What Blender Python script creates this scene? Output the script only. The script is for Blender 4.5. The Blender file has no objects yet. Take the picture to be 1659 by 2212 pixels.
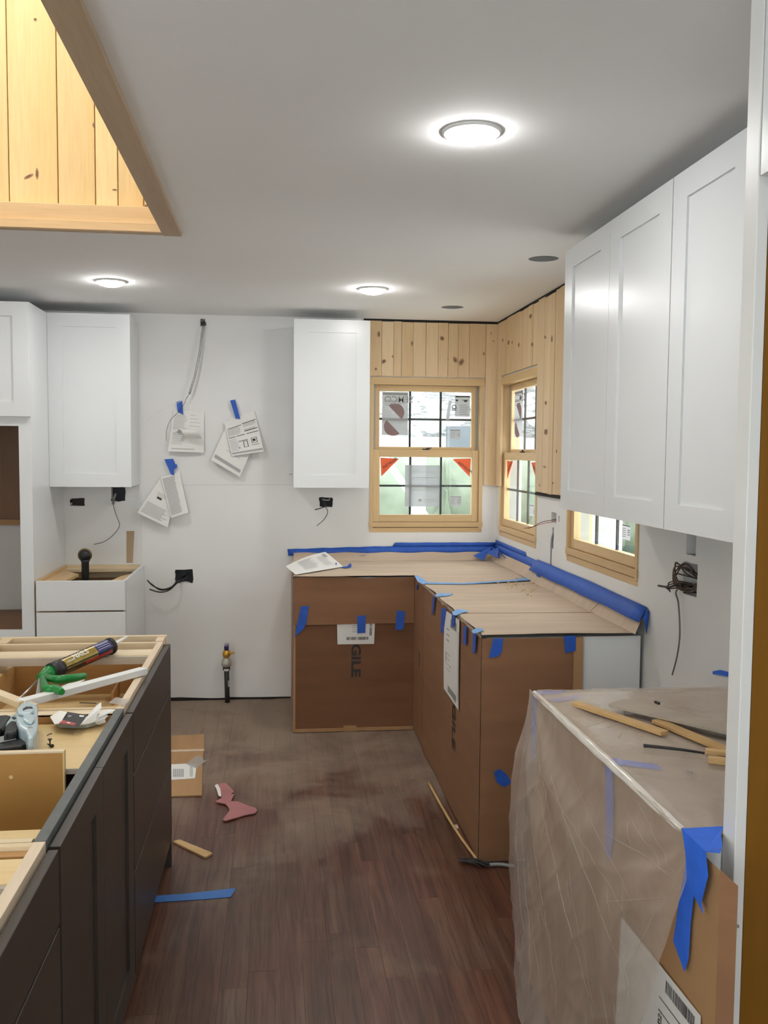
import bpy, bmesh, math, random
from mathutils import Vector, Matrix, noise
random.seed(7)
C = bpy.context.scene.collection
S = bpy.context.scene

# ------------------------------------------------------------------ camera
IW, IH = 1659.0, 2212.0
F, YAW, PITCH, ROLL, CAMH, CY = 1975.6, -.1189, -.0675, .0084, 1.5944, 1110.5
FW = Vector((-math.sin(YAW)*math.cos(PITCH), math.cos(YAW)*math.cos(PITCH), math.sin(PITCH)))
R0 = Vector((math.cos(YAW), math.sin(YAW), 0)); U0 = R0.cross(FW)
RT = R0*math.cos(ROLL)+U0*math.sin(ROLL); UP = -R0*math.sin(ROLL)+U0*math.cos(ROLL)
EYE = Vector((0, 0, CAMH))
cd = bpy.data.cameras.new('camera'); co = bpy.data.objects.new('camera', cd); C.objects.link(co)
m = Matrix((RT, UP, -FW)).transposed().to_4x4(); m.translation = EYE; co.matrix_world = m
cd.sensor_fit = 'VERTICAL'; cd.sensor_height = 36; cd.lens = F/IH*36; cd.shift_y = (CY-IH/2)/IH
cd.clip_start = .02; cd.clip_end = 200
S.camera = co
# ------------------------------------------------------------------ world, exposure
S.view_settings.view_transform = 'Standard'; S.view_settings.look = 'None'
S.view_settings.gamma = 1; S.view_settings.use_curve_mapping = False
S.view_settings.exposure = 1.72
W = bpy.data.worlds.new('overcast_sky'); S.world = W; W.use_nodes = True
bg = W.node_tree.nodes['Background']; bg.inputs[0].default_value = (.93, .97, 1, 1); bg.inputs[1].default_value = 1.4
LAMP = 38.0          # strength of a ceiling downlight's lens

# ------------------------------------------------------------------ helpers
def on(px, py, ax, val):
    "point of a world plane (axis ax = val) seen at a position of the measured photograph"
    d = FW + RT*((px-829.5)/F) - UP*((py-CY)/F)
    return EYE + d*((val-EYE[ax])/d[ax])
def nb(): return bmesh.new()
CUBE = [(0,1,3,2),(4,6,7,5),(0,4,5,1),(2,3,7,6),(0,2,6,4),(1,5,7,3)]
def bx(bm, x0, x1, y0, y1, z0, z1):
    v = [bm.verts.new((x, y, z)) for x in (x0, x1) for y in (y0, y1) for z in (z0, z1)]
    for f in CUBE: bm.faces.new([v[i] for i in f])
    return bm
def box(*a): return bx(nb(), *a)
def obb(bm, o, u, v, n, r):
    "box in the frame o,u,v,n over ranges r"
    o, u, v, n = Vector(o), Vector(u), Vector(v), Vector(n)
    q = [bm.verts.new(o+u*a+v*b+n*c) for a in r[0:2] for b in r[2:4] for c in r[4:6]]
    for f in CUBE: bm.faces.new([q[i] for i in f])
    return bm
def stick(bm, a, b, w, t, up=(0,0,1)):
    "bar from a to b, w wide, t thick"
    a, b = Vector(a), Vector(b); d = b-a; L = d.length; d.normalize()
    s = d.cross(Vector(up)).normalized(); n = s.cross(d).normalized()
    return obb(bm, a, d, s, n, (0, L, -w/2, w/2, -t/2, t/2))
def tube(bm, pts, r, seg=8, smooth=True):
    pts = [Vector(p) for p in pts]
    if smooth and len(pts) > 2:
        q = []
        for i in range(len(pts)-1):
            p0 = pts[max(i-1,0)]; p1 = pts[i]; p2 = pts[i+1]; p3 = pts[min(i+2,len(pts)-1)]
            for k in range(5):
                t = k/5
                q.append(.5*((2*p1)+(p2-p0)*t+(2*p0-5*p1+4*p2-p3)*t*t+(3*p1-p0-3*p2+p3)*t**3))
        q.append(pts[-1]); pts = q
    rings = []; ref = Vector((.13,.31,.94))
    for i, p in enumerate(pts):
        d = (pts[min(i+1,len(pts)-1)]-pts[max(i-1,0)]).normalized()
        a = d.cross(ref).normalized(); b = d.cross(a)
        rr = r(i/(len(pts)-1)) if callable(r) else r
        rings.append([bm.verts.new(p+(a*math.cos(2*math.pi*k/seg)+b*math.sin(2*math.pi*k/seg))*rr) for k in range(seg)])
    for i in range(len(rings)-1):
        for k in range(seg):
            f = bm.faces.new([rings[i][k], rings[i][(k+1)%seg], rings[i+1][(k+1)%seg], rings[i+1][k]]); f.smooth = True
    bm.faces.new(rings[0][::-1]); bm.faces.new(rings[-1]); return bm
def lathe(bm, prof, c, ax=(0,0,1), seg=28):
    "profile [(r,h)] around axis ax through c"
    ax = Vector(ax).normalized(); c = Vector(c); a = ax.orthogonal().normalized(); b = ax.cross(a)
    rings = [[bm.verts.new(c+ax*h+(a*math.cos(2*math.pi*k/seg)+b*math.sin(2*math.pi*k/seg))*max(r,1e-5)) for k in range(seg)] for r, h in prof]
    for i in range(len(rings)-1):
        for k in range(seg):
            f = bm.faces.new([rings[i][k], rings[i][(k+1)%seg], rings[i+1][(k+1)%seg], rings[i+1][k]]); f.smooth = True
    for q in (rings[0][::-1], rings[-1]):
        try: bm.faces.new(q)
        except Exception: pass
    return bm
def prism(bm, pts, off):
    "polygon pts extruded by vector off"
    off = Vector(off); a = [bm.verts.new(Vector(p)) for p in pts]; b = [bm.verts.new(Vector(p)+off) for p in pts]; n = len(a)
    bm.faces.new(a[::-1]); bm.faces.new(b)
    for i in range(n): bm.faces.new([a[i], a[(i+1)%n], b[(i+1)%n], b[i]])
    return bm
def obj(name, bm, mat, parent=None, bevel=0, label=None, cat=None, group=None, kind=None, smooth=False):
    me = bpy.data.meshes.new(name)
    bmesh.ops.recalc_face_normals(bm, faces=bm.faces[:])
    bm.to_mesh(me); bm.free()
    if smooth:
        for p in me.polygons: p.use_smooth = True
    if mat: me.materials.append(mat)
    o = bpy.data.objects.new(name, me); C.objects.link(o)
    if parent:
        o.parent = parent
        if parent.type == 'EMPTY': o.matrix_parent_inverse = Matrix.Translation(-parent.location)
    if bevel:
        b = o.modifiers.new('bevel', 'BEVEL'); b.width = bevel; b.segments = 2; b.limit_method = 'ANGLE'
    return tag(o, label, cat, group, kind)
def tag(o, label=None, cat=None, group=None, kind=None):
    if label: o['label'] = label
    if cat: o['category'] = cat
    if group: o['group'] = group
    if kind: o['kind'] = kind
    return o
def thing(name, label, cat, loc=(0,0,0), group=None):
    o = bpy.data.objects.new(name, None); C.objects.link(o); o.location = loc; o.empty_display_size = .05
    return tag(o, label, cat, group)
def struct(name, bm, mat, bevel=0, parent=None):
    return obj(name, bm, mat, parent, bevel, kind=None if parent else 'structure')
def cut(o, cutters):
    "cut real holes into a slab, once, and keep the cut mesh"
    bm = nb()
    for c in cutters: c(bm)
    bmesh.ops.recalc_face_normals(bm, faces=bm.faces[:])
    me = bpy.data.meshes.new('cutter'); bm.to_mesh(me); bm.free()
    k = bpy.data.objects.new('cutter', me); C.objects.link(k)
    md = o.modifiers.new('cut', 'BOOLEAN'); md.object = k; md.operation = 'DIFFERENCE'; md.solver = 'EXACT'; md.use_self = True
    dg = bpy.context.evaluated_depsgraph_get()
    new = bpy.data.meshes.new_from_object(o.evaluated_get(dg), depsgraph=dg)
    o.modifiers.clear(); old = o.data; o.data = new; new.name = old.name
    bpy.data.objects.remove(k); bpy.data.meshes.remove(me)
def sheet(fr, nu, nv, f):
    "grid surface f(u,v) -> point"
    bm = fr if fr else nb()
    g = [[bm.verts.new(f(i/nu, j/nv)) for j in range(nv+1)] for i in range(nu+1)]
    for i in range(nu):
        for j in range(nv):
            q = bm.faces.new([g[i][j], g[i+1][j], g[i+1][j+1], g[i][j+1]]); q.smooth = True
    return bm
def bil(c, bulge=0, n=(0,-1,0), curl=0):
    "bilinear patch through corners c (u0v0,u1v0,u1v1,u0v1); v=0 is the top edge"
    c = [Vector(p) for p in c]; n = Vector(n)
    def f(u, v, h=0):
        p = c[0]*(1-u)*(1-v)+c[1]*u*(1-v)+c[2]*u*v+c[3]*(1-u)*v
        return p+n*(bulge*math.sin(math.pi*u)*v + curl*v*v + h)
    return f
def rects(f, rs, h=.0007):
    "flat print on the patch f"
    bm = nb()
    for (a, b, c, d) in rs:
        k = max(1, int(abs(c-a)*10)); l = max(1, int(abs(d-b)*10))
        sheet(bm, k, l, lambda u, v: f(a+(c-a)*u, b+(d-b)*v, h))
    return bm
def lines(a, b, c, d, n, th=.4, jag=.25):
    o = []
    for i in range(n):
        y = b+(d-b)*i/n; e = c-(c-a)*random.random()*jag
        o.append((a, y, e, y+(d-b)/n*th))
    return o
def bars(a, b, c, d, n, vert=False):
    o = []; t = 0; ws = [random.uniform(.4, 1.6) for _ in range(n*2)]; s = sum(ws)
    for i, w in enumerate(ws):
        if i % 2 == 0:
            if vert: o.append((a, b+(d-b)*t/s, c, b+(d-b)*(t+w)/s))
            else: o.append((a+(c-a)*t/s, b, a+(c-a)*(t+w)/s, d))
        t += w
    return o
def text(body, o, u, v, size, depth=.0004, n=None, mirror=False, squash=1, end=False, bold=.014):
    "writing as a mesh: starts at o, runs along u, ascenders along v"
    cu = bpy.data.curves.new('t', 'FONT'); cu.body = body; cu.size = size; cu.resolution_u = 3; cu.offset = size*bold
    t = bpy.data.objects.new('t', cu); C.objects.link(t)
    dg = bpy.context.evaluated_depsgraph_get()
    me = bpy.data.meshes.new_from_object(t.evaluated_get(dg), depsgraph=dg)
    bpy.data.objects.remove(t); bpy.data.curves.remove(cu)
    u = Vector(u).normalized(); v = Vector(v).normalized(); n = Vector(n).normalized() if n else u.cross(v)
    bm = nb(); bm.from_mesh(me); bpy.data.meshes.remove(me)
    wd = max((q.co.x for q in bm.verts), default=0)
    if end: o = Vector(o)-u*wd*squash
    for q in bm.verts:
        x = (wd-q.co.x) if mirror else q.co.x
        q.co = Vector(o)+u*x*squash+v*q.co.y+n*depth
    return bm

# ------------------------------------------------------------------ materials
def M_(name):
    m = bpy.data.materials.new(name); m.use_nodes = True; nt = m.node_tree
    return m, nt, nt.nodes['Principled BSDF']
def nd(nt, t, **k):
    n = nt.nodes.new(t)
    for a, b in k.items():
        if a in n.inputs: n.inputs[a].default_value = b
        else: setattr(n, a, b)
    return n
def ramp(nt, fac, stops):
    r = nt.nodes.new('ShaderNodeValToRGB'); e = r.color_ramp.elements
    while len(e) < len(stops): e.new(.5)
    for i, (p, c) in enumerate(stops): e[i].position = p; e[i].color = (*c, 1)
    nt.links.new(fac, r.inputs[0]); return r.outputs[0]
def coord(nt, scale=(1,1,1), rand=0):
    tc = nt.nodes.new('ShaderNodeTexCoord'); mp = nt.nodes.new('ShaderNodeMapping'); mp.inputs['Scale'].default_value = scale
    nt.links.new(tc.outputs['Object'], mp.inputs[0])
    if rand:
        oi = nt.nodes.new('ShaderNodeObjectInfo'); mu = nt.nodes.new('ShaderNodeVectorMath'); mu.operation = 'SCALE'
        mu.inputs[0].default_value = (rand, rand*1.7, rand*.6); nt.links.new(oi.outputs['Random'], mu.inputs['Scale'])
        nt.links.new(mu.outputs[0], mp.inputs['Location'])
    return mp.outputs[0]
def mul(nt, a, b, fac=1.0, mode='MULTIPLY'):
    x = nt.nodes.new('ShaderNodeMix'); x.data_type = 'RGBA'; x.blend_type = mode
    if hasattr(fac, 'links') or not isinstance(fac, (int, float)): nt.links.new(fac, x.inputs[0])
    else: x.inputs[0].default_value = fac
    for s, i in ((a, 6), (b, 7)):
        if isinstance(s, tuple): x.inputs[i].default_value = (*s, 1)
        else: nt.links.new(s, x.inputs[i])
    return x.outputs[2]
def bump(nt, bs, h, st, dist=.01):
    b = nd(nt, 'ShaderNodeBump'); b.inputs['Strength'].default_value = st; b.inputs['Distance'].default_value = dist
    nt.links.new(h, b.inputs['Height']); nt.links.new(b.outputs[0], bs.inputs['Normal'])
def plain(name, c, rough=.5, metal=0, var=.08, sc=6, bmp=.0, bsc=60, coat=0):
    m, nt, b = M_(name)
    n = nd(nt, 'ShaderNodeTexNoise'); n.inputs['Scale'].default_value = sc; n.inputs['Detail'].default_value = 4
    nt.links.new(coord(nt), n.inputs[0])
    col = ramp(nt, n.outputs[0], [(.3, tuple(x*(1-var) for x in c)), (.7, tuple(min(1, x*(1+var)) for x in c))])
    nt.links.new(col, b.inputs['Base Color']); b.inputs['Roughness'].default_value = rough; b.inputs['Metallic'].default_value = metal
    b.inputs['Coat Weight'].default_value = coat
    if bmp:
        q = nd(nt, 'ShaderNodeTexNoise'); q.inputs['Scale'].default_value = bsc; q.inputs['Detail'].default_value = 3
        nt.links.new(coord(nt), q.inputs[0]); bump(nt, b, q.outputs[0], bmp, .004)
    return m
def wood(name, light, dark, axis='z', rough=.5, knots=0, ring=9, rnd=3, kcol=(.12,.05,.02), kscale=3.2):
    m, nt, b = M_(name)
    a = {'x': (.07,1,1), 'y': (1,.07,1), 'z': (1,1,.07)}[axis]
    v = coord(nt, a, rnd)
    n = nd(nt, 'ShaderNodeTexNoise'); n.inputs['Scale'].default_value = ring; n.inputs['Detail'].default_value = 5; n.inputs['Distortion'].default_value = .6
    nt.links.new(v, n.inputs[0])
    col = ramp(nt, n.outputs[0], [(.33, dark), (.5, tuple((p+q)/2 for p, q in zip(light, dark))), (.66, light)])
    fi = nd(nt, 'ShaderNodeTexNoise'); fi.inputs['Scale'].default_value = ring*18; fi.inputs['Detail'].default_value = 2
    nt.links.new(v, fi.inputs[0])
    col = mul(nt, col, ramp(nt, fi.outputs[0], [(.3, (.9,.88,.85)), (.6, (1,1,1))]), .7)
    oi = nt.nodes.new('ShaderNodeObjectInfo')
    col = mul(nt, col, ramp(nt, oi.outputs['Random'], [(0, (.88,.86,.83)), (1, (1,1,1))]), 1.0)
    if knots:
        k = nd(nt, 'ShaderNodeTexVoronoi'); k.inputs['Scale'].default_value = kscale
        s = {'x': (.45,1,1), 'y': (1,.45,1), 'z': (1,1,.45)}[axis]
        w = nd(nt, 'ShaderNodeTexNoise'); w.inputs['Scale'].default_value = 14
        cv = coord(nt, s, 0); nt.links.new(cv, w.inputs[0])
        ad = nt.nodes.new('ShaderNodeVectorMath'); ad.operation = 'MULTIPLY_ADD'; ad.inputs[1].default_value = (.05,.05,.05)
        nt.links.new(w.outputs['Color'], ad.inputs[0]); nt.links.new(cv, ad.inputs[2])
        nt.links.new(ad.outputs[0], k.inputs[0])
        col = mul(nt, col, kcol, ramp(nt, k.outputs['Distance'], [(0, (knots,)*3), (.045, (knots*.7,)*3), (.075, (.0,)*3), (1, (0,)*3)]), 'MIX')
    nt.links.new(col, b.inputs['Base Color']); b.inputs['Roughness'].default_value = rough
    bump(nt, b, fi.outputs[0], .08, .002)
    return m
def cardboard(name, c, axis='z'):
    m, nt, b = M_(name)
    s = {'z': (1,1,6), 'y': (1,6,1), 'x': (6,1,1)}[axis]
    n = nd(nt, 'ShaderNodeTexNoise'); n.inputs['Scale'].default_value = 2.2; n.inputs['Detail'].default_value = 6
    nt.links.new(coord(nt, s), n.inputs[0])
    col = ramp(nt, n.outputs[0], [(.3, tuple(x*.88 for x in c)), (.7, tuple(x*1.08 for x in c))])
    nt.links.new(col, b.inputs['Base Color']); b.inputs['Roughness'].default_value = .75
    w = nd(nt, 'ShaderNodeTexWave'); w.inputs['Scale'].default_value = 45; w.inputs['Distortion'].default_value = .6
    w.bands_direction = axis.upper(); nt.links.new(coord(nt), w.inputs[0]); bump(nt, b, w.outputs[0], .06, .001)
    return m
DRY = plain('drywall_paint', (.66,.655,.63), .75, var=.025, sc=1.6, bmp=.05, bsc=180)
def drywall():
    "primed drywall with faint tape joints"
    m, nt, b = M_('primed_drywall')
    n = nd(nt, 'ShaderNodeTexNoise'); n.inputs['Scale'].default_value = 1.3; n.inputs['Detail'].default_value = 5
    nt.links.new(coord(nt), n.inputs[0])
    col = ramp(nt, n.outputs[0], [(.3, (.77,.768,.755)), (.7, (.83,.828,.818))])
    w = nd(nt, 'ShaderNodeTexNoise'); w.inputs['Scale'].default_value = .55; nt.links.new(coord(nt, (1,1,3)), w.inputs[0])
    col = mul(nt, col, ramp(nt, w.outputs[0], [(.42, (.95,.945,.93)), (.55, (1,1,1))]), 1.0)
    nt.links.new(col, b.inputs['Base Color']); b.inputs['Roughness'].default_value = .8
    q = nd(nt, 'ShaderNodeTexNoise'); q.inputs['Scale'].default_value = 220; nt.links.new(coord(nt), q.inputs[0]); bump(nt, b, q.outputs[0], .05, .002)
    return m
WALL = drywall()
CEIL = plain('ceiling_paint', (.88,.88,.875), .9, var=.015, sc=1.2)
WHITE = plain('white_cabinet_paint', (.76,.775,.78), .28, var=.01, sc=3)
WHITE2 = plain('white_trim_paint', (.78,.78,.76), .4, var=.02, sc=8)
CHAR = plain('charcoal_cabinet_paint', (.046,.036,.028), .42, var=.08, sc=9)
CHARTOP = plain('charcoal_top_lit', (.105,.112,.11), .5, var=.12, sc=30)  # charcoal made paler, with the light from above put into the colour
CARC = wood('maple_plywood', (.82,.62,.32), (.76,.54,.25), 'x', .45, ring=5)
CARCY = wood('maple_plywood_lengthwise', (.72,.50,.25), (.62,.40,.18), 'y', .45, ring=5)
CARCD = wood('maple_drawer_side', (.50,.27,.10), (.42,.21,.07), 'x', .45, ring=5)
RAIL = wood('raw_maple_rail', (.80,.66,.46), (.70,.54,.33), 'x', .5, ring=6)
RAILY = wood('raw_maple_stile', (.80,.66,.50), (.70,.54,.38), 'y', .5, ring=6)
AMBER = wood('amber_maple_veneer', (.25,.11,.008), (.19,.075,.005), 'z', .4, ring=3)
BROWNB = plain('brown_hardboard', (.46,.23,.055), .55, var=.05, sc=14)
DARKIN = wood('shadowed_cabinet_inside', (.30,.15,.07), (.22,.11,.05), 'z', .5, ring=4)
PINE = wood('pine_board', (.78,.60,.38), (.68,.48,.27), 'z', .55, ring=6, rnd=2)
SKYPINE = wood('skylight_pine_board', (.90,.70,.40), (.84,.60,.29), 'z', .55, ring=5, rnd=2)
PINEX = wood('pine_trim_cross', (.84,.62,.38), (.74,.50,.27), 'x', .55, ring=6)
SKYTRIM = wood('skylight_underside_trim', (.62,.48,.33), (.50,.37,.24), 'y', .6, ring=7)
CASE = wood('window_pine_x', (.74,.54,.30), (.64,.44,.22), 'x', .45, ring=6)
CASEY = wood('window_pine_y', (.74,.54,.30), (.64,.44,.22), 'y', .45, ring=6)
CASEZ = wood('window_pine_z', (.74,.54,.30), (.64,.44,.22), 'z', .45, ring=6)
LINER = plain('grey_jamb_liner', (.34,.35,.32), .4)
CARD = cardboard('brown_cardboard', (.27,.13,.062))
CARDD = cardboard('dark_brown_cardboard', (.20,.088,.040))
CARDT = cardboard('pale_cardboard', (.56,.44,.33), 'y')
CARDL = cardboard('tan_cardboard', (.42,.24,.11), 'x')
CARDE = plain('torn_cardboard_edge', (.62,.50,.38), .8, var=.15, sc=40)
TAPE = plain('blue_painters_tape', (.018,.10,.50), .55, var=.12, sc=25, bmp=.15, bsc=90)
TAPEL = plain('blue_tape_pale', (.16,.36,.70), .5, var=.15, sc=25)
PAPER = plain('white_paper', (.80,.79,.76), .7, var=.02)
INK = plain('grey_ink', (.30,.30,.30), .7)
INKD = plain('black_ink', (.03,.028,.028), .6)
INKL = plain('pale_ink', (.40,.40,.40), .7)
BLACK = plain('black_plastic', (.012,.012,.013), .45)
DARK = plain('dark_void', (.012,.010,.009), .9)
BOXB = plain('electrical_box_plastic', (.018,.02,.028), .6)
WIRE = plain('brown_wire', (.06,.035,.022), .5)
WIREG = plain('grey_wire', (.16,.15,.13), .5)
METAL = plain('galvanised_metal', (.45,.46,.47), .35, .8)
STEEL = plain('bright_steel', (.7,.7,.7), .25, 1)
ALU = plain('light_blue_grey_casting', (.48,.58,.62), .3, .2, var=.05)
GREEN = plain('green_enamel', (.006,.20,.035), .3, var=.1)
GOLD = plain('gold_label', (.36,.25,.05), .3, .3, var=.25, sc=50)
NAVY = plain('navy_plastic', (.02,.02,.13), .25)
TUBEB = plain('dark_tube', (.035,.02,.02), .3)
RED = plain('red_print', (.40,.03,.03), .4)
ORANGE = plain('orange_sticker', (.85,.13,.035), .5)
PINKM = plain('pink_board_scrap', (.42,.17,.17), .8, var=.1)
PINE2 = wood('pale_wood_scrap', (.72,.48,.22), (.60,.38,.16), 'x', .5, ring=8)
GREYW = wood('grey_wood_scrap', (.50,.44,.37), (.42,.36,.30), 'x', .6, ring=8)
BRASS = plain('brass_valve', (.62,.36,.06), .3, .7)
GRASS = plain('lawn_green', (.13,.17,.09), .9, var=.3, sc=3)
LEAF = plain('leaf_green', (.11,.16,.085), .9, var=.4, sc=6)
BARK = plain('tree_bark', (.10,.08,.07), .9, var=.3, sc=10)
PORCH = plain('porch_white', (.80,.80,.79), .7)
SLATE = plain('grey_blue_tarp', (.13,.15,.17), .6)
def glass(name):
    m, nt, b = M_(name); g = nd(nt, 'ShaderNodeBsdfGlossy'); g.inputs['Roughness'].default_value = .02
    t = nd(nt, 'ShaderNodeBsdfTransparent'); t.inputs[0].default_value = (.96,.98,.97,1)
    lw = nd(nt, 'ShaderNodeLayerWeight'); pw = nd(nt, 'ShaderNodeMath'); pw.operation = 'POWER'; pw.inputs[1].default_value = 5; nt.links.new(lw.outputs['Facing'], pw.inputs[0])
    fr = nd(nt, 'ShaderNodeMath'); fr.operation = 'MULTIPLY_ADD'; fr.inputs[1].default_value = .45; fr.inputs[2].default_value = .03; nt.links.new(pw.outputs[0], fr.inputs[0]); mx = nd(nt, 'ShaderNodeMixShader')
    nt.links.new(fr.outputs[0], mx.inputs[0]); nt.links.new(t.outputs[0], mx.inputs[1]); nt.links.new(g.outputs[0], mx.inputs[2])
    nt.links.new(mx.outputs[0], nt.nodes['Material Output'].inputs[0]); return m
GLASS = glass('window_glass')
def seethru(name, c, fac):
    m, nt, b = M_(name); t = nd(nt, 'ShaderNodeBsdfTransparent'); mx = nd(nt, 'ShaderNodeMixShader'); mx.inputs[0].default_value = fac
    d = nd(nt, 'ShaderNodeBsdfTranslucent'); d.inputs[0].default_value = (*c, 1); ad = nd(nt, 'ShaderNodeMixShader'); ad.inputs[0].default_value = .5
    d2 = nd(nt, 'ShaderNodeBsdfDiffuse'); d2.inputs[0].default_value = (*c, 1)
    nt.links.new(d.outputs[0], ad.inputs[1]); nt.links.new(d2.outputs[0], ad.inputs[2])
    nt.links.new(t.outputs[0], mx.inputs[1]); nt.links.new(ad.outputs[0], mx.inputs[2])
    nt.links.new(mx.outputs[0], nt.nodes['Material Output'].inputs[0]); return m
STICK = seethru('thin_paper_sticker', (.40,.39,.395), .97)
SHEETM = seethru('thin_instruction_sheet', (.40,.40,.42), .93)
STICKR = seethru('pink_print_on_sticker', (.36,.235,.235), 1.0)
CLEARP = seethru('crumpled_clear_film', (.75,.73,.70), .5)
def filmmat():
    m, nt, b = M_('clear_plastic_film')
    b.inputs['Base Color'].default_value = (.66,.57,.50,1); b.inputs['Roughness'].default_value = .22; b.inputs['Specular IOR Level'].default_value = .7
    t = nd(nt, 'ShaderNodeBsdfTransparent'); t.inputs[0].default_value = (.97,.96,.95,1)
    lw = nd(nt, 'ShaderNodeLayerWeight'); lw.inputs[0].default_value = .35
    n = nd(nt, 'ShaderNodeTexNoise'); n.inputs['Scale'].default_value = 4; n.inputs['Detail'].default_value = 4; n.inputs['Roughness'].default_value = .5; n.inputs['Distortion'].default_value = .8
    nt.links.new(coord(nt, (1,1,.5)), n.inputs[0])
    r = ramp(nt, n.outputs[0], [(.35, (.16,)*3), (.7, (.36,)*3)])
    ad = nd(nt, 'ShaderNodeMath'); ad.operation = 'MULTIPLY_ADD'; ad.inputs[1].default_value = .45; ad.use_clamp = True
    nt.links.new(lw.outputs['Facing'], ad.inputs[0]); nt.links.new(r, ad.inputs[2])
    mx = nd(nt, 'ShaderNodeMixShader'); nt.links.new(ad.outputs[0], mx.inputs[0]); nt.links.new(t.outputs[0], mx.inputs[1]); nt.links.new(b.outputs[0], mx.inputs[2])
    nt.links.new(mx.outputs[0], nt.nodes['Material Output'].inputs[0])
    w = nd(nt, 'ShaderNodeTexNoise'); w.inputs['Scale'].default_value = 17; w.inputs['Detail'].default_value = 3; w.inputs['Distortion'].default_value = 1.2
    nt.links.new(coord(nt, (1,.7,.7)), w.inputs[0]); bump(nt, b, w.outputs[0], .15, .008)
    return m
FILM = filmmat()
def floormat():
    m, nt, b = M_('dark_stained_oak')
    v = coord(nt, (1,.05,1), 5)
    n = nd(nt, 'ShaderNodeTexNoise'); n.inputs['Scale'].default_value = 16; n.inputs['Detail'].default_value = 6; n.inputs['Distortion'].default_value = 1.0
    nt.links.new(v, n.inputs[0])
    col = ramp(nt, n.outputs[0], [(.30, (.080,.033,.020)), (.5, (.130,.062,.042)), (.68, (.175,.102,.075))])
    fi = nd(nt, 'ShaderNodeTexNoise'); fi.inputs['Scale'].default_value = 110; fi.inputs['Detail'].default_value = 3; nt.links.new(v, fi.inputs[0])
    col = mul(nt, col, ramp(nt, fi.outputs[0], [(.36, (.62,.58,.55)), (.52, (1,1,1))]), .8)
    wv = nd(nt, 'ShaderNodeTexWave'); wv.inputs['Scale'].default_value = 7; wv.inputs['Distortion'].default_value = 9; wv.inputs['Detail'].default_value = 2; wv.inputs['Detail Scale'].default_value = 1.2
    wv.bands_direction = 'X'; nt.links.new(coord(nt, (1,.16,1), 9), wv.inputs[0])
    col = mul(nt, col, ramp(nt, wv.outputs[0], [(.0, (.45,.41,.39)), (.10, (1,1,1))]), .5)
    oi = nt.nodes.new('ShaderNodeObjectInfo')
    col = mul(nt, col, ramp(nt, oi.outputs['Random'], [(0, (.80,.74,.66)), (.5, (1,.95,.88)), (1, (1.0,.84,.76))]), 1.0)
    bl = nd(nt, 'ShaderNodeTexNoise'); bl.inputs['Scale'].default_value = 1.7; bl.inputs['Detail'].default_value = 6; bl.inputs['Roughness'].default_value = .6
    t2 = nt.nodes.new('ShaderNodeTexCoord'); nt.links.new(t2.outputs['Object'], bl.inputs[0])
    col = mul(nt, col, ramp(nt, bl.outputs[0], [(.36, (.92,.98,.98)), (.52, (1,.90,.83)), (.62, (.96,.76,.66))]), 1.0)
    # plaster dust trodden over the boards
    d = nd(nt, 'ShaderNodeTexNoise'); d.inputs['Scale'].default_value = 2.1; d.inputs['Detail'].default_value = 9; d.inputs['Roughness'].default_value = .62; d.inputs['Distortion'].default_value = .5
    tc = nt.nodes.new('ShaderNodeTexCoord'); nt.links.new(tc.outputs['Object'], d.inputs[0])
    sp = nt.nodes.new('ShaderNodeSeparateXYZ'); nt.links.new(tc.outputs['Object'], sp.inputs[0])
    mr = nd(nt, 'ShaderNodeMapRange'); mr.inputs[1].default_value = 3.2; mr.inputs[2].default_value = 5.5; mr.inputs[3].default_value = -.10; mr.inputs[4].default_value = .31
    nt.links.new(sp.outputs[1], mr.inputs[0])
    ad = nd(nt, 'ShaderNodeMath'); ad.operation = 'ADD'; nt.links.new(d.outputs[0], ad.inputs[0]); nt.links.new(mr.outputs[0], ad.inputs[1])
    fac = ramp(nt, ad.outputs[0], [(.45, (.0,)*3), (.58, (.35,)*3), (.75, (.75,)*3)])
    col = mul(nt, col, (.31,.24,.18), fac, 'MIX')
    s = nd(nt, 'ShaderNodeTexNoise'); s.inputs['Scale'].default_value = 6.5; s.inputs['Detail'].default_value = 8; s.inputs['Roughness'].default_value = .7; s.inputs['Distortion'].default_value = 1.2
    nt.links.new(tc.outputs['Object'], s.inputs[0])
    mr2 = nd(nt, 'ShaderNodeMapRange'); mr2.inputs[1].default_value = 3.3; mr2.inputs[2].default_value = 4.4; mr2.inputs[3].default_value = 0; mr2.inputs[4].default_value = .6; nt.links.new(sp.outputs[1], mr2.inputs[0])
    sc = nd(nt, 'ShaderNodeMath'); sc.operation = 'MULTIPLY'; nt.links.new(ramp(nt, s.outputs[0], [(.62, (0,)*3), (.74, (1,)*3)]), sc.inputs[0]); nt.links.new(mr2.outputs[0], sc.inputs[1])
    col = mul(nt, col, (.34,.29,.23), sc.outputs[0], 'MIX')
    nt.links.new(col, b.inputs['Base Color'])
    r = ramp(nt, fac, [(0, (.38,)*3), (.5, (.75,)*3)]); nt.links.new(r, b.inputs['Roughness'])
    bump(nt, b, fi.outputs[0], .25, .002); return m
FLOOR = floormat()
LENS, nt_, b_ = M_('lit_lamp_lens'); b_.inputs['Emission Color'].default_value = (1,.99,.975,1); b_.inputs['Emission Strength'].default_value = LAMP

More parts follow.
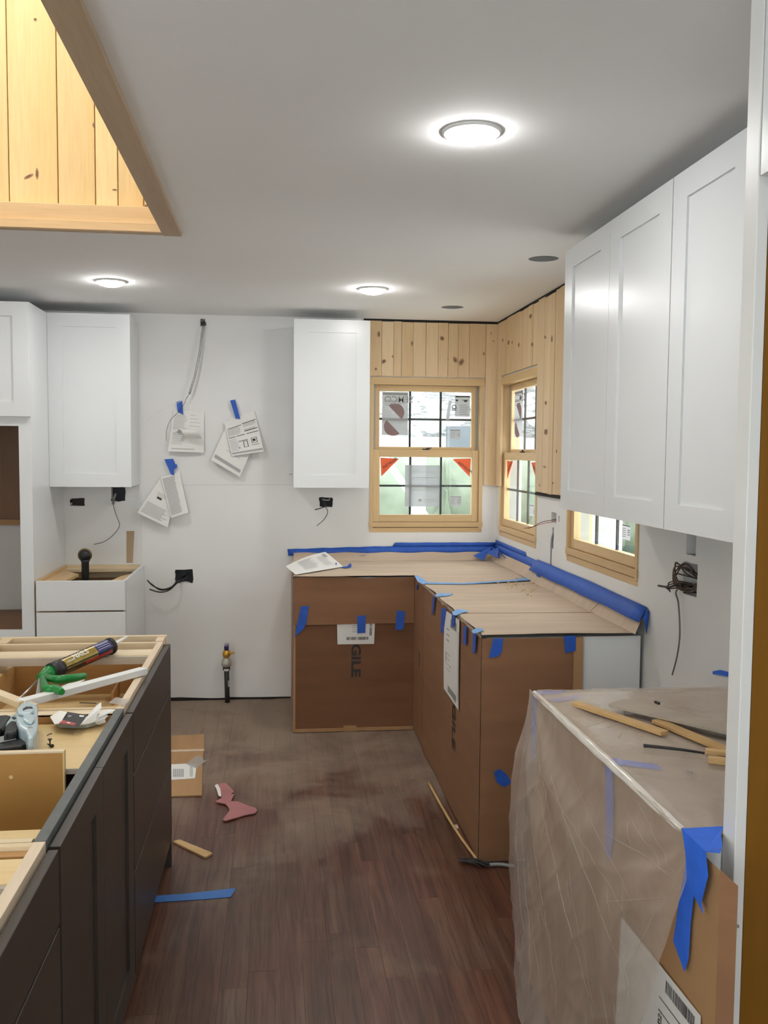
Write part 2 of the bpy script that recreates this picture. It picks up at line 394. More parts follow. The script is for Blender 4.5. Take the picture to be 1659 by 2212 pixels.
# ------------------------------------------------------------------ the room
D, XR, H = 5.862, 1.443, 2.44
XL, YF = -3.1, -2.2                         # left wall, wall behind the viewer
W1 = (.605, 1.345, 1.077, 2.062)            # window 1 on the back wall: x0 x1 z0 z1
W2 = (4.93, 5.77, 1.065, 2.062)             # window 2 on the right wall: y0 y1 z0 z1
W3 = (3.49, 4.39, 1.065, 2.062)
SK = (-1.75, -.432, 1.55, 3.66)             # skylight opening
struct('floor', box(XL-.1, XR+.1, YF-.1, D+.1, -.1, -.005), FLOOR)
flo = bpy.data.objects['floor']
k = 0; x = -1.25
while x < XR-.01:
    w = .0835; x1 = min(x+w-.0006, XR-.001); y = 1.1-random.random()*1.0
    while y < D:
        L = random.choice((.55, .8, 1.0, 1.3, 1.7)); y1 = min(y+L, D-.002)
        if y1 > 1.0 and y1-y > .04: struct('plank', box(x, x1, max(y, .9), y1-.0006, -.005, random.uniform(-.0004, 0)), FLOOR, parent=flo); k += 1
        y += L
    x += w

def jag(c, w, h, n=14, j=.08):
    "jagged hole outline round c=(a,b)"
    o = []
    for s in range(4):
        for i in range(n//4+1):
            t = i/(n//4+1)*2-1
            a, b = [(t, 1), (1, -t), (-t, -1), (-1, t)][s]
            o.append((c[0]+a*w/2*(1+random.uniform(-j, j)), c[1]+b*h/2*(1+random.uniform(-j, j))))
    return o
def hole_y(c, w, h, j=.08): return lambda bm, q=None: prism(bm, [(a, D-.01, b) for a, b in jag(c, w, h, j=j)], (0, .07, 0))
def hole_x(c, w, h, j=.08): return lambda bm, q=None: prism(bm, [(XR-.01, a, b) for a, b in jag(c, w, h, j=j)], (.07, 0, 0))
wb = struct('wall_back', box(XL, XR+.12, D, D+.14, 0.012, H+.02), WALL)
HB = [((-1.218, 1.270), .088, .048), ((-.972, 1.320), .086, .09), ((-.572, .802), .11, .086), ((.325, 1.272), .085, .062), ((-.447, 2.392), .03, .045)]
cut(wb, [lambda bm: bx(bm, W1[0], W1[1], D-.1, D+.3, W1[2], W1[3])]+[hole_y(*h) for h in HB])
wr = struct('wall_right', box(XR, XR+.14, YF-.12, D, 0, H+.02), WALL)
HR = [((4.615, 1.262), .085, .055), ((4.625, 1.155), .03, .11), ((3.03, 1.16), .11, .115), ((3.03, 1.29), .075, .09), ((4.53, 1.262), .022, .03)]
cut(wr, [lambda bm: bx(bm, XR-.1, XR+.3, W2[0], W2[1], W2[2], W2[3]), lambda bm: bx(bm, XR-.1, XR+.3, W3[0], W3[1], W3[2], W3[3])]+[hole_x(*h, j=.03) for h in HR])
wl = struct('wall_left', box(XL-.12, XL, YF-.12, D+.14, 0, H+.02), WALL)
cut(wl, [lambda bm: bx(bm, XL-.3, XL+.1, -1.5, .8, .1, 2.15)])  # unseen opening, added to let fill daylight in from the left
wf = struct('wall_front', box(XL, XR+.14, YF-.12, YF, 0, H+.02), WALL)
cut(wf, [lambda bm: bx(bm, -2.2, 1.0, YF-.3, YF+.1, .5, 2.15)])  # unseen opening behind the viewer, added for fill daylight
dw = struct('added_fill_door', box(XL-.08, XL-.04, -1.5, -1.44, .1, 2.15), WHITE)  # glazed door out of view, added with its opening as a daylight source
for a, b in ((.74, .8), (-.38, -.32)): struct('added_door_stile', box(XL-.08, XL-.04, a, b, .1, 2.15), WHITE, parent=dw)
for a, b in ((.1, .2), (2.07, 2.15)): struct('added_door_rail', box(XL-.078, XL-.042, -1.44, .74, a, b), WHITE, parent=dw)
struct('pane', box(XL-.062, XL-.058, -1.44, .74, .2, 2.07), GLASS, parent=dw)
wn = struct('added_fill_window', box(-2.2, -2.14, YF-.08, YF-.03, .5, 2.15), WHITE)  # window out of view, added to brighten the room from behind
for a, b in ((.94, 1.0), (-.63, -.57)): struct('added_window_stile', box(a, b, YF-.08, YF-.03, .5, 2.15), WHITE, parent=wn)
for a, b in ((.5, .57), (2.08, 2.15)): struct('added_window_rail', box(-2.14, .94, YF-.078, YF-.032, a, b), WHITE, parent=wn)
struct('pane', box(-2.14, .94, YF-.058, YF-.054, .57, 2.08), GLASS, parent=wn)
ce = struct('ceiling', box(XL-.12, XR+.14, YF-.12, D+.14, H, H+.02), CEIL)
CANS = [(1.161, 3.94), (1.026, 5.315)]
cut(ce, [lambda bm: bx(bm, SK[0], SK[1], SK[2], SK[3], H-.1, H+.1)]+[(lambda c: (lambda bm: lathe(bm, [(.066, H-.05), (.066, H+.1)], (c[0], c[1], 0), seg=32)))(c) for c in CANS])
# drywall joints: the thin seam under the back wall and the dark gap along the ceiling
struct('trim_1', prism(nb(), [(-1.2, D-.003, .0), (-1.2, D-.003, .014), (-.6, D-.003, .022), (-.35, D-.003, .009), (-.29, D-.003, .016), (.1, D-.003, .005), (.1, D-.003, 0)], (0, .006, 0)), DARK)
# skylight shaft
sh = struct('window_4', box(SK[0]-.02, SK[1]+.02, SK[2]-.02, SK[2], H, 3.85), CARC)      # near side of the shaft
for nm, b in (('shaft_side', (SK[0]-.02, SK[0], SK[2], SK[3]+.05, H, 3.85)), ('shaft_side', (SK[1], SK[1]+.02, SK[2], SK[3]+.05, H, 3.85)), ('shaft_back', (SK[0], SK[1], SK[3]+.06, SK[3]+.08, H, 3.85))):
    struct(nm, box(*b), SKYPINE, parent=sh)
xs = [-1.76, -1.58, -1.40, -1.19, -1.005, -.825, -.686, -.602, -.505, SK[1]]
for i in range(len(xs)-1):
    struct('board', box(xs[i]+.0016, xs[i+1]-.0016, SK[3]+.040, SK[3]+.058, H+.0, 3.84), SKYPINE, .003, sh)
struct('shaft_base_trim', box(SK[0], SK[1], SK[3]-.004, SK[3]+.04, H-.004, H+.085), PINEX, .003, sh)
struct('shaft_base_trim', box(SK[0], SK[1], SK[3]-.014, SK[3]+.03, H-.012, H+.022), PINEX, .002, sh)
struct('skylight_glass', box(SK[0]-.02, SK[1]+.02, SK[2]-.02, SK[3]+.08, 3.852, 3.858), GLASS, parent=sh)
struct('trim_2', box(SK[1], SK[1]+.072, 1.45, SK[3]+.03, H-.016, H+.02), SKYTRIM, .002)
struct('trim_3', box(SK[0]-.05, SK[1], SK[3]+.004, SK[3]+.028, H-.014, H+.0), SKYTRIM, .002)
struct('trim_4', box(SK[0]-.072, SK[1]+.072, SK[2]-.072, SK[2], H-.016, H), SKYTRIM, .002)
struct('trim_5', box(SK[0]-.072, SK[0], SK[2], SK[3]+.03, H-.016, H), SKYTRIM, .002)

# pine boards round the corner windows (parts of the walls)
bxs = [.598, .675, .752, .803, .878, .960, 1.040, 1.105, 1.170, 1.245, 1.352]
for i in range(len(bxs)-1):
    t = D-.014-random.uniform(0, .004)
    struct('board', box(bxs[i]+.0006, bxs[i+1]-.0006, t, D, 2.080, 2.425+random.uniform(-.004, .005)), PINE, .002, wb)
struct('board', box(1.353, 1.436, D-.018, D, 1.384, 2.425), PINE, .002, wb)
struct('gap', prism(nb(), [(.56, D-.016, 2.4405), (.56, D-.016, 2.430), (.9, D-.016, 2.426), (1.43, D-.016, 2.424), (1.43, D-.016, 2.4405)], (0, .016, 0)), DARK, parent=wb)
bys = [5.84, 5.73, 5.60, 5.46, 5.308, 5.21, 5.11, 5.02, 4.925]
for i in range(len(bys)-1):
    t = XR-.014-random.uniform(0, .004)
    struct('board', box(t, XR, bys[i+1]+.0006, bys[i]-.0006, (2.085 if i > 0 else 1.384), 2.425+random.uniform(-.004, .005)), PINE, .002, wr)
bys = [4.924, 4.80, 4.688, 4.61, 4.532, 4.42]
for i in range(len(bys)-1):
    t = XR-.014-random.uniform(0, .004)
    struct('board', box(t, XR, bys[i+1]+.0006, bys[i]-.0006, 1.384+random.uniform(-.004, .004), 2.425+random.uniform(-.004, .005)), PINE, .002, wr)
struct('gap', box(XR-.014, XR, 4.40, 4.925, 1.366, 1.381), DARK, parent=wr)
struct('gap', prism(nb(), [(XR-.014, 5.84, 2.4405), (XR-.014, 5.84, 2.427), (XR-.014, 4.4, 2.429), (XR-.014, 4.4, 2.4405)], (.014, 0, 0)), DARK, parent=wr)

KN1 = plain('knot_ring', (.42,.26,.15), .6, var=.3, sc=60); KN2 = plain('knot_heart', (.19,.10,.06), .6, var=.4, sc=80)
def knot(px, py, ax, val, a, b, par, ang=0):
    c = on(px, py, ax, val); s = -1
    N = Vector((0,-1,0)) if ax == 1 else Vector((-1,0,0)); U = Vector((1,0,0)) if ax == 1 else Vector((0,1,0)); V = Vector((0,0,1))
    if ang: U, V = U*math.cos(ang)+V*math.sin(ang), V*math.cos(ang)-U*math.sin(ang)
    for k, m_, h in ((1, KN1, .0004), (.62, KN2, .0007)):
        prism_ = prism(nb(), [c+N*h+U*a*k*math.cos(t*math.pi/8)*(1+.12*math.sin(t*2.3))+V*b*k*math.sin(t*math.pi/8) for t in range(16)], -N*.001)
        struct('knot', prism_, m_, parent=par)
for px, py, a, b, g in ((818,722,.010,.020,0),(829,781,.018,.012,.7),(812,797,.008,.010,0),(848,770,.004,.010,0),(890,742,.008,.018,0),(955,731,.014,.016,.5),(983,777,.014,.022,.5),(997,782,.016,.026,-.4),(968,776,.003,.004,0),(1045,764,.006,.012,0),(1066,737,.005,.005,0),(1061,720,.003,.008,0)):
    knot(px, py, 1, D-.0185, a, b, wb, g)
for px, py, a, b in ((1098,740,.016,.014),(1106,889-150,.008,.010),(1120,745,.012,.012),(1149,744,.016,.012),(1146,683,.03,.014),(1086,735,.014,.012),(1192,732,.014,.020),(1177,728,.01,.008),(1178,870,.010,.010),(1178,933,.024,.016),(1202,975,.008,.010),(1175,1008,.02,.004),(1194,1043,.010,.006),(1165,1048,.008,.005)):
    knot(px, py, 0, XR-.0185, a, b, wr)
for px, py, a, b, g in ((62,381,.020,.006,.5),(80,375,.006,.022,0),(202,270,.004,.010,0),(248,410,.010,.004,0),(317,446,.014,.008,0),(76,42,.006,.006,0)):
    knot(px, py, 1, SK[3]+.0395, a, b, sh, g)
# ------------------------------------------------------------------ double-hung windows
def window(nm, o, U, N, w, z0, z1, cover=False):
    "o = inner left bottom corner on the wall face (U runs across, N points outwards)"
    U, N = Vector(U), Vector(N); Z = Vector((0,0,1)); h = z1-z0; o = Vector(o)
    crs = CASE if abs(U.x) > .5 else CASEY
    def part(name, rs, mat, parent, bv=.0015):
        bm = nb()
        for r in rs: obb(bm, o, U, Z, N, r)
        return obj(name, bm, mat, parent, bv)
    j = .023
    root = part(nm, [(0, j, .02, h, -.006, .12), (w-j, w, .02, h, -.006, .12)], CASEZ, None); root['kind'] = 'structure'
    part('window_head', [(-.006, w+.006, h-.034, h+.012, -.010, .12)], crs, root)
    part('window_sill', [(-.004, w+.004, .034, .066, -.008, .12)], crs, root)
    part('sill_apron', [(0, w, .0, .030, -.002, .05)], crs, root)
    part('jamb_liner', [(j, j+.018, .066, h-.034, .045, .10), (w-j-.018, w-j, .066, h-.034, .045, .10)], LINER, root)
    zm = .068; mid = .512; st = .043
    def sash(a, b, n0, bot, top):
        s = part('sash', [(j+.001, j+st, a, b, n0, n0+.035), (w-j-st, w-j-.001, a, b, n0, n0+.035)], CASEZ, root)
        part('sash_rail', [(j+st, w-j-st, a, a+bot, n0, n0+.035), (j+st, w-j-st, b-top, b, n0, n0+.035)], crs, s)
        gx0, gx1, gz0, gz1 = j+st, w-j-st, a+bot, b-top
        part('pane', [(gx0, gx1, gz0, gz1, n0+.016, n0+.020)], GLASS, s, 0)
        gw, gh = gx1-gx0, gz1-gz0
        part('muntin', [(gx0+gw*q-.0065, gx0+gw*q+.0065, gz0, gz1, n0+.020, n0+.030) for q in (1/3, 2/3)]+[(gx0, gx1, gz0+gh*.5-.0065, gz0+gh*.5+.0065, n0+.0205, n0+.0295)], plainG, s, 0)
        return s, (gx0, gx1, gz0, gz1, n0+.015)
    up = sash(mid+.0, h-.036, .048, .042, .036)
    lo = sash(zm, mid+.022, .010, .046, .046)
    bm = nb(); obb(bm, o, U, Z, N, (w/2-.022, w/2+.022, mid+.022, mid+.030, .016, .036)); stick(bm, o+U*(w/2)+Z*(mid+.032)+N*.026, o+U*(w/2+.035)+Z*(mid+.036)+N*.020, .010, .006)
    obj('sash_lock', bm, BLACK, root, .001)
    return root, o, U, N, up[1], lo[1]
plainG = plain('dark_muntin', (.035,.04,.042), .5)
win1 = window('window_1', (W1[0], D, W1[2]), (1,0,0), (0,1,0), W1[1]-W1[0], W1[2], W1[3])
win2 = window('window_2', (XR, W2[1], W2[2]), (0,-1,0), (1,0,0), W2[1]-W2[0], W2[2], W2[3])
win3 = window('window_3', (XR, W3[1], W3[2]), (0,-1,0), (1,0,0), W3[1]-W3[0], W3[2], W3[3])
def stickers(win, which, full=True):
    root, o, U, N, up, lo = win; Z = Vector((0,0,1))
    def P(g, a, b, k=0): return o+U*(g[0]+(g[1]-g[0])*a)+Z*(g[2]+(g[3]-g[2])*b)+N*(g[4]-.001-k)
    def flat(g, a0, b0, a1, b1, mat, name, label, prints=[], pm=INK, cat='sticker'):
        bm = nb(); v = [bm.verts.new(P(g, *q)) for q in ((a0,b0),(a1,b0),(a1,b1),(a0,b1))]; bm.faces.new(v)
        ob = obj(name, bm, mat, None, label=label, cat=cat)
        if prints:
            bm = nb()
            for (a, b, c, d) in prints:
                v = [bm.verts.new(P(g, a0+(a1-a0)*q[0], b1-(b1-b0)*q[1], .0006)) for q in ((a,b),(c,b),(c,d),(a,d))]; bm.faces.new(v)
            obj('print', bm, pm, ob, kind='stuff')
        return ob
    e = flat(up, .03, .21, .31, .985, STICK, 'energy_label', 'tall pink-printed energy label on upper pane of the '+which, [(.03,.02,.97,.07)]+lines(.05,.19,.9,.34,4,.3)+lines(.03,.36,.9,.9,12,.12), INK)
    bm = nb(); rr = .22
    for (sg, a0) in ((1, -.35), (-1, math.pi-.35)):
        pts = []
        cy = .62 if sg > 0 else .36
        for i in range(17):
            a = a0+math.pi*i/16-.45
            pts.append(P(up, .16+math.cos(a)*.10+sg*.01, cy+math.sin(a)*.165, .0004))
        bm.faces.new([bm.verts.new(p) for p in pts])
    [obj('print', bm, STICKR, e)]
    s = P(up, .055, .80, .0008)
    obj('lettering', text('SEMCO', s, U, Z, (up[1]-up[0])*.095, 0, -N, mirror=True), INK, e)
    if full:
        q = flat(up, .82, .56, .985, .94, STICK, 'rating_label', 'small rating label in the top right pane of the '+which, [(.02,.02,.98,.08),(.05,.19,.2,.27),(.45,.2,.9,.23),(.6,.23,.8,.3)]+lines(.3,.45,.95,.98,6,.16), INKD)
        obj('lettering', text('ID', P(up, .835, .66, .0008), Z, -U, (up[1]-up[0])*.07, 0, -N), INKD, q)
    flat(up, .77, .15, .885, .32, STICK, 'barcode_label', 'small barcode label on the upper sash of the '+which, [(.02,.02,.98,.12)]+lines(.05,.25,.5,.9,5,.3)+bars(.68,.35,.96,.8,5,True))
    flat(lo, .77, .15, .89, .32, STICK, 'barcode_label', 'small barcode label on the lower right pane of the '+which, [(.02,.02,.98,.1)]+lines(.05,.25,.5,.9,5,.3)+bars(.68,.3,.96,.75,5,True))
    for sd, nm in ((0, 'left'), (1, 'right')):
        a = lambda t: t if sd == 0 else 1-t
        bm = nb(); bm.faces.new([bm.verts.new(P(lo, a(.01), .985)), bm.verts.new(P(lo, a(.21), .97)), bm.verts.new(P(lo, a(.02), .66))])
        t = obj('warning_sticker', bm, ORANGE, None, label='orange triangle, lower sash %s corner, %s' % (nm, which), cat='sticker')
        dirn = (P(lo, a(.15), .93)-P(lo, a(.04), .80)).normalized(); dirn = dirn if sd == 0 else -dirn
        st = P(lo, a(.045), .79, .0006) if sd == 0 else P(lo, a(.155), .90, .0006)
        obj('lettering', text('INSTALLER', st, dirn, dirn.cross(N) if dirn.cross(N).z > 0 else -dirn.cross(N), (lo[1]-lo[0])*.038, 0, -N), INKD, t)
    if full:
        flat(lo, .275, .14, .65, .86, SHEETM, 'instruction_sheet', 'large translucent instruction sheet taped on the lower sash of the window in the back wall', lines(.2,.12,.9,.2,2,.2,.7)+lines(.3,.3,.8,.5,4,.12,.6)+[(.05,.30,.95,.308),(.05,.6,.95,.608),(.4,.82,.48,.88)]+lines(.55,.82,.95,.92,3,.15), INKL, 'sheet')
        bm = nb(); bm.faces.new([bm.verts.new(P(up, *q)) for q in ((.72,.50),(.75,.84),(.785,.84),(.755,.46),)]); obj('clear_tape', bm, SHEETM, None, label='thin clear tape strip on the upper right pane of the back window', cat='tape')
stickers(win1, 'back wall window')
stickers(win2, 'right wall corner window', False)
stickers(win3, 'window half hidden by cabinets', False)

# ------------------------------------------------------------------ outdoors (seen over-bright through the panes)
obj('lawn', box(-12, 30, D+.6, 40, -.62, -.6), GRASS, label='pale green lawn outside beyond the windows', cat='lawn')
def foilmat():
    "white foil facing with torn grey marks running along the rafters"
    m, nt, b = M_('torn_white_foil')
    tc = nt.nodes.new('ShaderNodeTexCoord'); mp = nt.nodes.new('ShaderNodeMapping'); mp.inputs['Rotation'].default_value = (0, -.70, 0); mp.inputs['Scale'].default_value = (1.2, 1, 5.5)
    nt.links.new(tc.outputs['Object'], mp.inputs[0])
    n = nd(nt, 'ShaderNodeTexNoise'); n.inputs['Scale'].default_value = 2.2; n.inputs['Detail'].default_value = 8; n.inputs['Roughness'].default_value = .75; nt.links.new(mp.outputs[0], n.inputs[0])
    nt.links.new(ramp(nt, n.outputs[0], [(.50, (.62,.63,.65)), (.56, (.16,.17,.18)), (.60, (.5,.5,.52)), (.7, (.25,.26,.28))]), b.inputs['Base Color']); b.inputs['Roughness'].default_value = .5
    return m
FOIL = foilmat()
pr = thing('porch', 'white wrapped porch roof frame with slanting rafters outside the back window', 'porch', (1.3, 8.6, -.6))
for i in range(6):
    obj('rafter', stick(nb(), (-.6+i*.42, 8.5, 3.4), (1.35+i*.42, 8.5, 1.75), .05, .09, (0,1,0)), PORCH, pr)
obj('roof_sheet', prism(nb(), [(-1.5,8.62,3.6),(4.2,8.62,3.6),(4.2,8.62,1.72),(-1.5,8.62,1.72)], (0,.03,0)), FOIL, pr)
obj('beam', box(-1.5, 4.2, 8.42, 8.58, 1.60, 1.74), PORCH, pr)
for xx in (1.28, 3.2): obj('post', box(xx, xx+.12, 8.44, 8.56, -.6, 1.6), PORCH, pr)
obj('brace', stick(nb(), (.98, 8.5, 1.6), (1.62, 8.5, .7), .06, .09, (0,1,0)), PORCH, pr)
obj('tarp', box(1.58, 1.86, 8.36, 8.41, 1.62, 1.84), SLATE, label='slate blue tarp scrap hanging on the porch frame outside', cat='tarp')
def tree(x, y, h, r, lab, th=.16):
    t = thing('garden_tree', lab, 'tree', (x, y, -.6))
    obj('trunk', tube(nb(), [(x, y, -.598), (x+.05, y, h*.4), (x-.04, y+.1, h*.8)], lambda q: th*(1-.5*q), 10), BARK, t)
    bm = nb()
    for i in range(16):
        c = Vector((x+random.uniform(-r, r), y+random.uniform(-r, r), h*.8+random.uniform(-r*.5, r*.9)))
        mt = Matrix.Translation(c) @ Matrix.Scale(random.uniform(.35, .6)*r, 4)
        bmesh.ops.create_icosphere(bm, subdivisions=2, radius=1, matrix=mt)
    for v in bm.verts: v.co += Vector(noise.noise_vector(v.co*2.5))*.16*r
    obj('crown', bm, LEAF, t)
tree(-1.5, 22, 5.5, 1.5, 'leafy tree far behind the back window')
tree(5.0, 22, 5.5, 1.5, 'leafy tree behind the hedge outside the corner window')
tree(11.5, 22, 5.5, 1.6, 'leafy tree at the far right of the lawn')
hd = thing('garden_hedge', 'long pale green hedge behind the lawn', 'hedge', (4, 15, -.6))
bm = nb()
for i in range(46):
    c_ = Vector((-3+i*.42, 14.6+random.uniform(-.5,.5), random.uniform(.45, 1.1)))
    bmesh.ops.create_icosphere(bm, subdivisions=2, radius=random.uniform(.6, .95), matrix=Matrix.Translation(c_))
for v in bm.verts: v.co += Vector(noise.noise_vector(v.co*2.5))*.18
obj('foliage', bm, plain('hedge_green', (.27,.31,.24), .9, var=.2, sc=3), hd, smooth=True)
for i, (a, b) in enumerate(((2.52, 7.6), (2.75, 7.9), (3.0, 8.25))):
    obj('porch_post', box(a, a+.09, b, b+.09, -.6, 2.7), (LINER, PORCH, LINER)[i], label='%s porch post outside the corner window' % ('grey nearer', 'white middle', 'grey farther')[i], cat='post')

# ------------------------------------------------------------------ ceiling lamps and holes
def lamp(x, y, lab):
    t = thing('recessed_downlight', lab, 'ceiling light', (x, y, H), 'lit recessed downlights')
    obj('trim_ring', lathe(nb(), [(.066, H), (.079, H), (.078, H-.005), (.070, H-.009), (.066, H-.006)], (x, y, 0), seg=40), WHITE2, t)
    obj('lens', lathe(nb(), [(.069, H-.006), (.066, H-.012), (.050, H-.021), (.028, H-.027), (.002, H-.029)], (x, y, 0), seg=40), LENS, t)
lamp(.515, 2.43, 'large bright round downlight nearest, right of the skylight')
lamp(-.82, 4.79, 'lit downlight in front of the left wall cabinets')
lamp(.503, 4.79, 'lit downlight before the middle wall cabinet')
lamp(.515, .25, 'added unseen downlight overhead, behind the viewer')  # unseen lamp added as fill from behind the viewer
lamp(-2.15, 4.79, 'added unseen downlight over the far left end of the room')  # out of view, added for more fill on the left
lamp(-2.15, .6, 'added unseen downlight over the left end behind the viewer')  # another unseen fill lamp, added at the rear left
for i, c in enumerate(CANS):
    t = thing('empty_light_hole', ('open round hole in the ceiling by the right wall cabinets', 'open round hole in the ceiling near the corner boards')[i], 'light hole', (c[0], c[1], H), 'unfinished light holes')
    obj('housing', lathe(nb(), [(.0665, H+.002), (.0665, H+.06), (.001, H+.062)], (c[0], c[1], 0), seg=32), plain('dull_can', (.16,.18,.20), .7), t)
    obj('hanging_cable', tube(nb(), [(c[0]-.04, c[1], H+.03), (c[0], c[1]+.01, H+.012), (c[0]+.045, c[1]-.01, H+.03)], .008), plain('can_cable', (.3,.33,.34), .6), t)

# ------------------------------------------------------------------ cabinets
def shaker(fr, w, h, parent, mat, st=.082, rl=.076, name='door', th=.02, flat=False, panel=True):
    "fr = (corner, u across, v up, n outwards); n=0 is the back of the door"
    o, u, v, n = fr
    if flat: return obj(name, obb(nb(), o, u, v, n, (0, w, 0, h, 0, th)), mat, parent, .0016)
    bm = nb()
    for r in ((0, st, 0, h), (w-st, w, 0, h), (st, w-st, 0, rl), (st, w-st, h-rl, h)): obb(bm, o, u, v, n, (*r, 0, th))
    bmesh.ops.remove_doubles(bm, verts=bm.verts[:], dist=1e-5)
    d = obj(name, bm, mat, parent)
    obj('door_panel', obb(nb(), o, u, v, n, (st-.004, w-st+.004, rl-.004, h-rl+.004, .002, th-.007)), mat, d)
    return d
Z3 = (0,0,1)
# wall cabinets on the back wall
def wallcab(x0, x1, lab, nm='wall_cabinet'):
    t = thing(nm, lab, 'cabinet', ((x0+x1)/2, 5.7, 1.378), 'white wall cabinets')
    obj('carcass', box(x0+.003, x1-.003, 5.533, D-.001, 1.38, 2.378), WHITE, t, .001)
    shaker(((x0, 5.532, 1.378), (1,0,0), Z3, (0,-1,0)), x1-x0, 1.002, t, WHITE)
    return t
wallcab(-1.302, -.838, 'white shaker wall cabinet between the tall oven cabinet and the taped papers')
wallcab(.111, .566, 'white shaker wall cabinet left of the back window')
obj('screw', lathe(nb(), [(.003, 0), (.003, .02)], (.104, D-.35, 1.46), (-1,0,0), 8), METAL, None, label='screw sticking out of the middle wall cabinet side', cat='screw')
# right wall cabinets
rc = [3.52, 3.035, 2.545, 2.126]
t = thing('wall_cabinet', 'double-door white wall cabinet on the right wall over the half-hidden window', 'cabinet', (1.3, 3.0, 1.378), 'white wall cabinets')
obj('carcass', box(1.146, XR-.0005, 2.548, 3.519, 1.38, 2.378), WHITE, t, .001)
for a, b in ((0, 1), (1, 2)):
    shaker(((1.145, rc[a]-.0015, 1.378), (0,-1,0), Z3, (-1,0,0)), rc[a]-rc[b]-.003, 1.002, t, WHITE, st=.088)
t = thing('wall_cabinet', 'single-door white wall cabinet on the right wall next to the tall panel', 'cabinet', (1.3, 2.3, 1.378), 'white wall cabinets')
obj('carcass', box(1.146, XR-.0005, 2.10, 2.543, 1.38, 2.378), WHITE, t, .001)
shaker(((1.145, rc[2]-.005, 1.378), (0,-1,0), Z3, (-1,0,0)), rc[2]-2.104, 1.002, t, WHITE, st=.088)
# tall panel with the over-fridge cabinet
t = thing('refrigerator_panel', 'tall white end panel with amber inner side at the right edge', 'panel', (1.1, 1.53, 0))
obj('side_panel', box(.842, XR-.001, 1.538, 1.556, 0, 2.43), WHITE, t)
obj('inner_veneer', box(.842, XR-.001, 1.513, 1.5375, 0, 2.05), AMBER, t)
obj('stile', box(.82, .841, 1.512, 1.557, 0, 2.43), WHITE2, t, .0015)
obj('screw_head', lathe(nb(), [(.0035, 0), (.0032, .0015)], (.8305, 1.512, .745), (0,-1,0), 12), INK, t)
t = thing('over_fridge_cabinet', 'white cabinet above the refrigerator gap, top right corner', 'cabinet', (1.1, 1.1, 2.07))
obj('carcass', box(.842, XR-.001, .60, 1.512, 2.075, 2.43), WHITE, t)
shaker(((.84, 1.505, 2.07), (0,-1,0), Z3, (-1,0,0)), .45, .36, t, WHITE)
shaker(((.84, 1.05, 2.07), (0,-1,0), Z3, (-1,0,0)), .45, .36, t, WHITE)
t = thing('refrigerator_panel', 'white end panel on the near side of the refrigerator gap', 'panel', (1.1, .58, 0))
obj('side_panel', box(.842, XR-.001, .575, .598, 0, 2.43), AMBER, t)

# tall oven cabinet, back left
t = thing('tall_oven_cabinet', 'tall white cabinet with an empty oven opening at the left edge', 'tall cabinet', (-1.7, 5.5, 0))
obj('side_panel', box(-1.322, -1.303, 5.152, D-.002, 0, 2.378), WHITE, t, .001)
obj('side_panel', box(-2.09, -2.07, 5.152, D-.002, 0, 2.378), WHITE, t, .001)
obj('top_panel', box(-2.07, -1.322, 5.152, D-.002, 2.36, 2.378), WHITE, t)
bm = nb()
for r in ((-2.09, -2.01, .1, 2.378), (-1.369, -1.303, .1, 2.378), (-2.01, -1.369, 1.719, 1.80), (-2.01, -1.369, .53, .611), (-2.01, -1.369, 2.34, 2.378)):
    bx(bm, r[0], r[1], 5.133, 5.152, r[2], r[3])
obj('face_frame', bm, WHITE, t)
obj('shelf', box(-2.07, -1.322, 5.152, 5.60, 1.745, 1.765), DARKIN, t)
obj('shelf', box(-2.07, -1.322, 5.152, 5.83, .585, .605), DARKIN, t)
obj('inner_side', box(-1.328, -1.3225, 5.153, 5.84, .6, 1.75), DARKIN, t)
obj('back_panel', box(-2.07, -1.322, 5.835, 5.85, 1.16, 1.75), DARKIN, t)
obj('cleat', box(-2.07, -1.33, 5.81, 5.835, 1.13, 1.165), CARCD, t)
shaker(((-1.304-.37, 5.132, 1.77), (1,0,0), Z3, (0,-1,0)), .37, .606, t, WHITE)
shaker(((-1.304-.75, 5.132, 1.77), (1,0,0), Z3, (0,-1,0)), .37, .606, t, WHITE)
obj('drawer_front', box(-2.05, -1.305, 5.112, 5.132, .12, .52), WHITE, t, .0015)
# open drawer base cabinet beside it
t = thing('open_drawer_cabinet', 'white drawer base cabinet without a worktop beside the tall cabinet', 'cabinet', (-1.06, 5.5, 0))
X0, X1 = -1.292, -.832
obj('side_panel', box(X1, X1+.016, 5.152, D-.002, 0, .877), WHITE, t, .001)
obj('side_panel', box(X0-.008, X0+.010, 5.152, D-.002, 0, .877), CARCY, t)
obj('rear_rail', box(X0+.01, X1, 5.835, D-.002, .80, .877), RAIL, t)
obj('corner_rail', box(X0+.01, X1, 5.76, 5.83, .845, .862), RAIL, t)
obj('corner_block', prism(nb(), [(X0+.01,5.155,.86),(X0+.11,5.155,.86),(X0+.14,5.55,.86),(X0+.01,5.75,.86)], (0,0,-.016)), CARCY, t)
obj('corner_block', prism(nb(), [(X1,5.155,.86),(X1-.10,5.155,.86),(X1-.06,5.45,.86),(X1,5.60,.86)], (0,0,-.016)), CARCY, t)
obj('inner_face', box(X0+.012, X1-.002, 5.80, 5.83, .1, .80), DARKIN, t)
obj('front_rail', box(X0, X1, 5.140, 5.152, .84, .877), RAIL, t)
for z0, z1 in ((.715, .879), (.42, .706), (.12, .411)):
    shaker(((X0+.002, 5.140, z0), (1,0,0), Z3, (0,-1,0)), X1-X0+.012, z1-z0, t, WHITE, flat=True, name='drawer_front', th=.022)
obj('toe_kick', box(X0, X1, 5.20, 5.215, 0, .1), DARK, t)
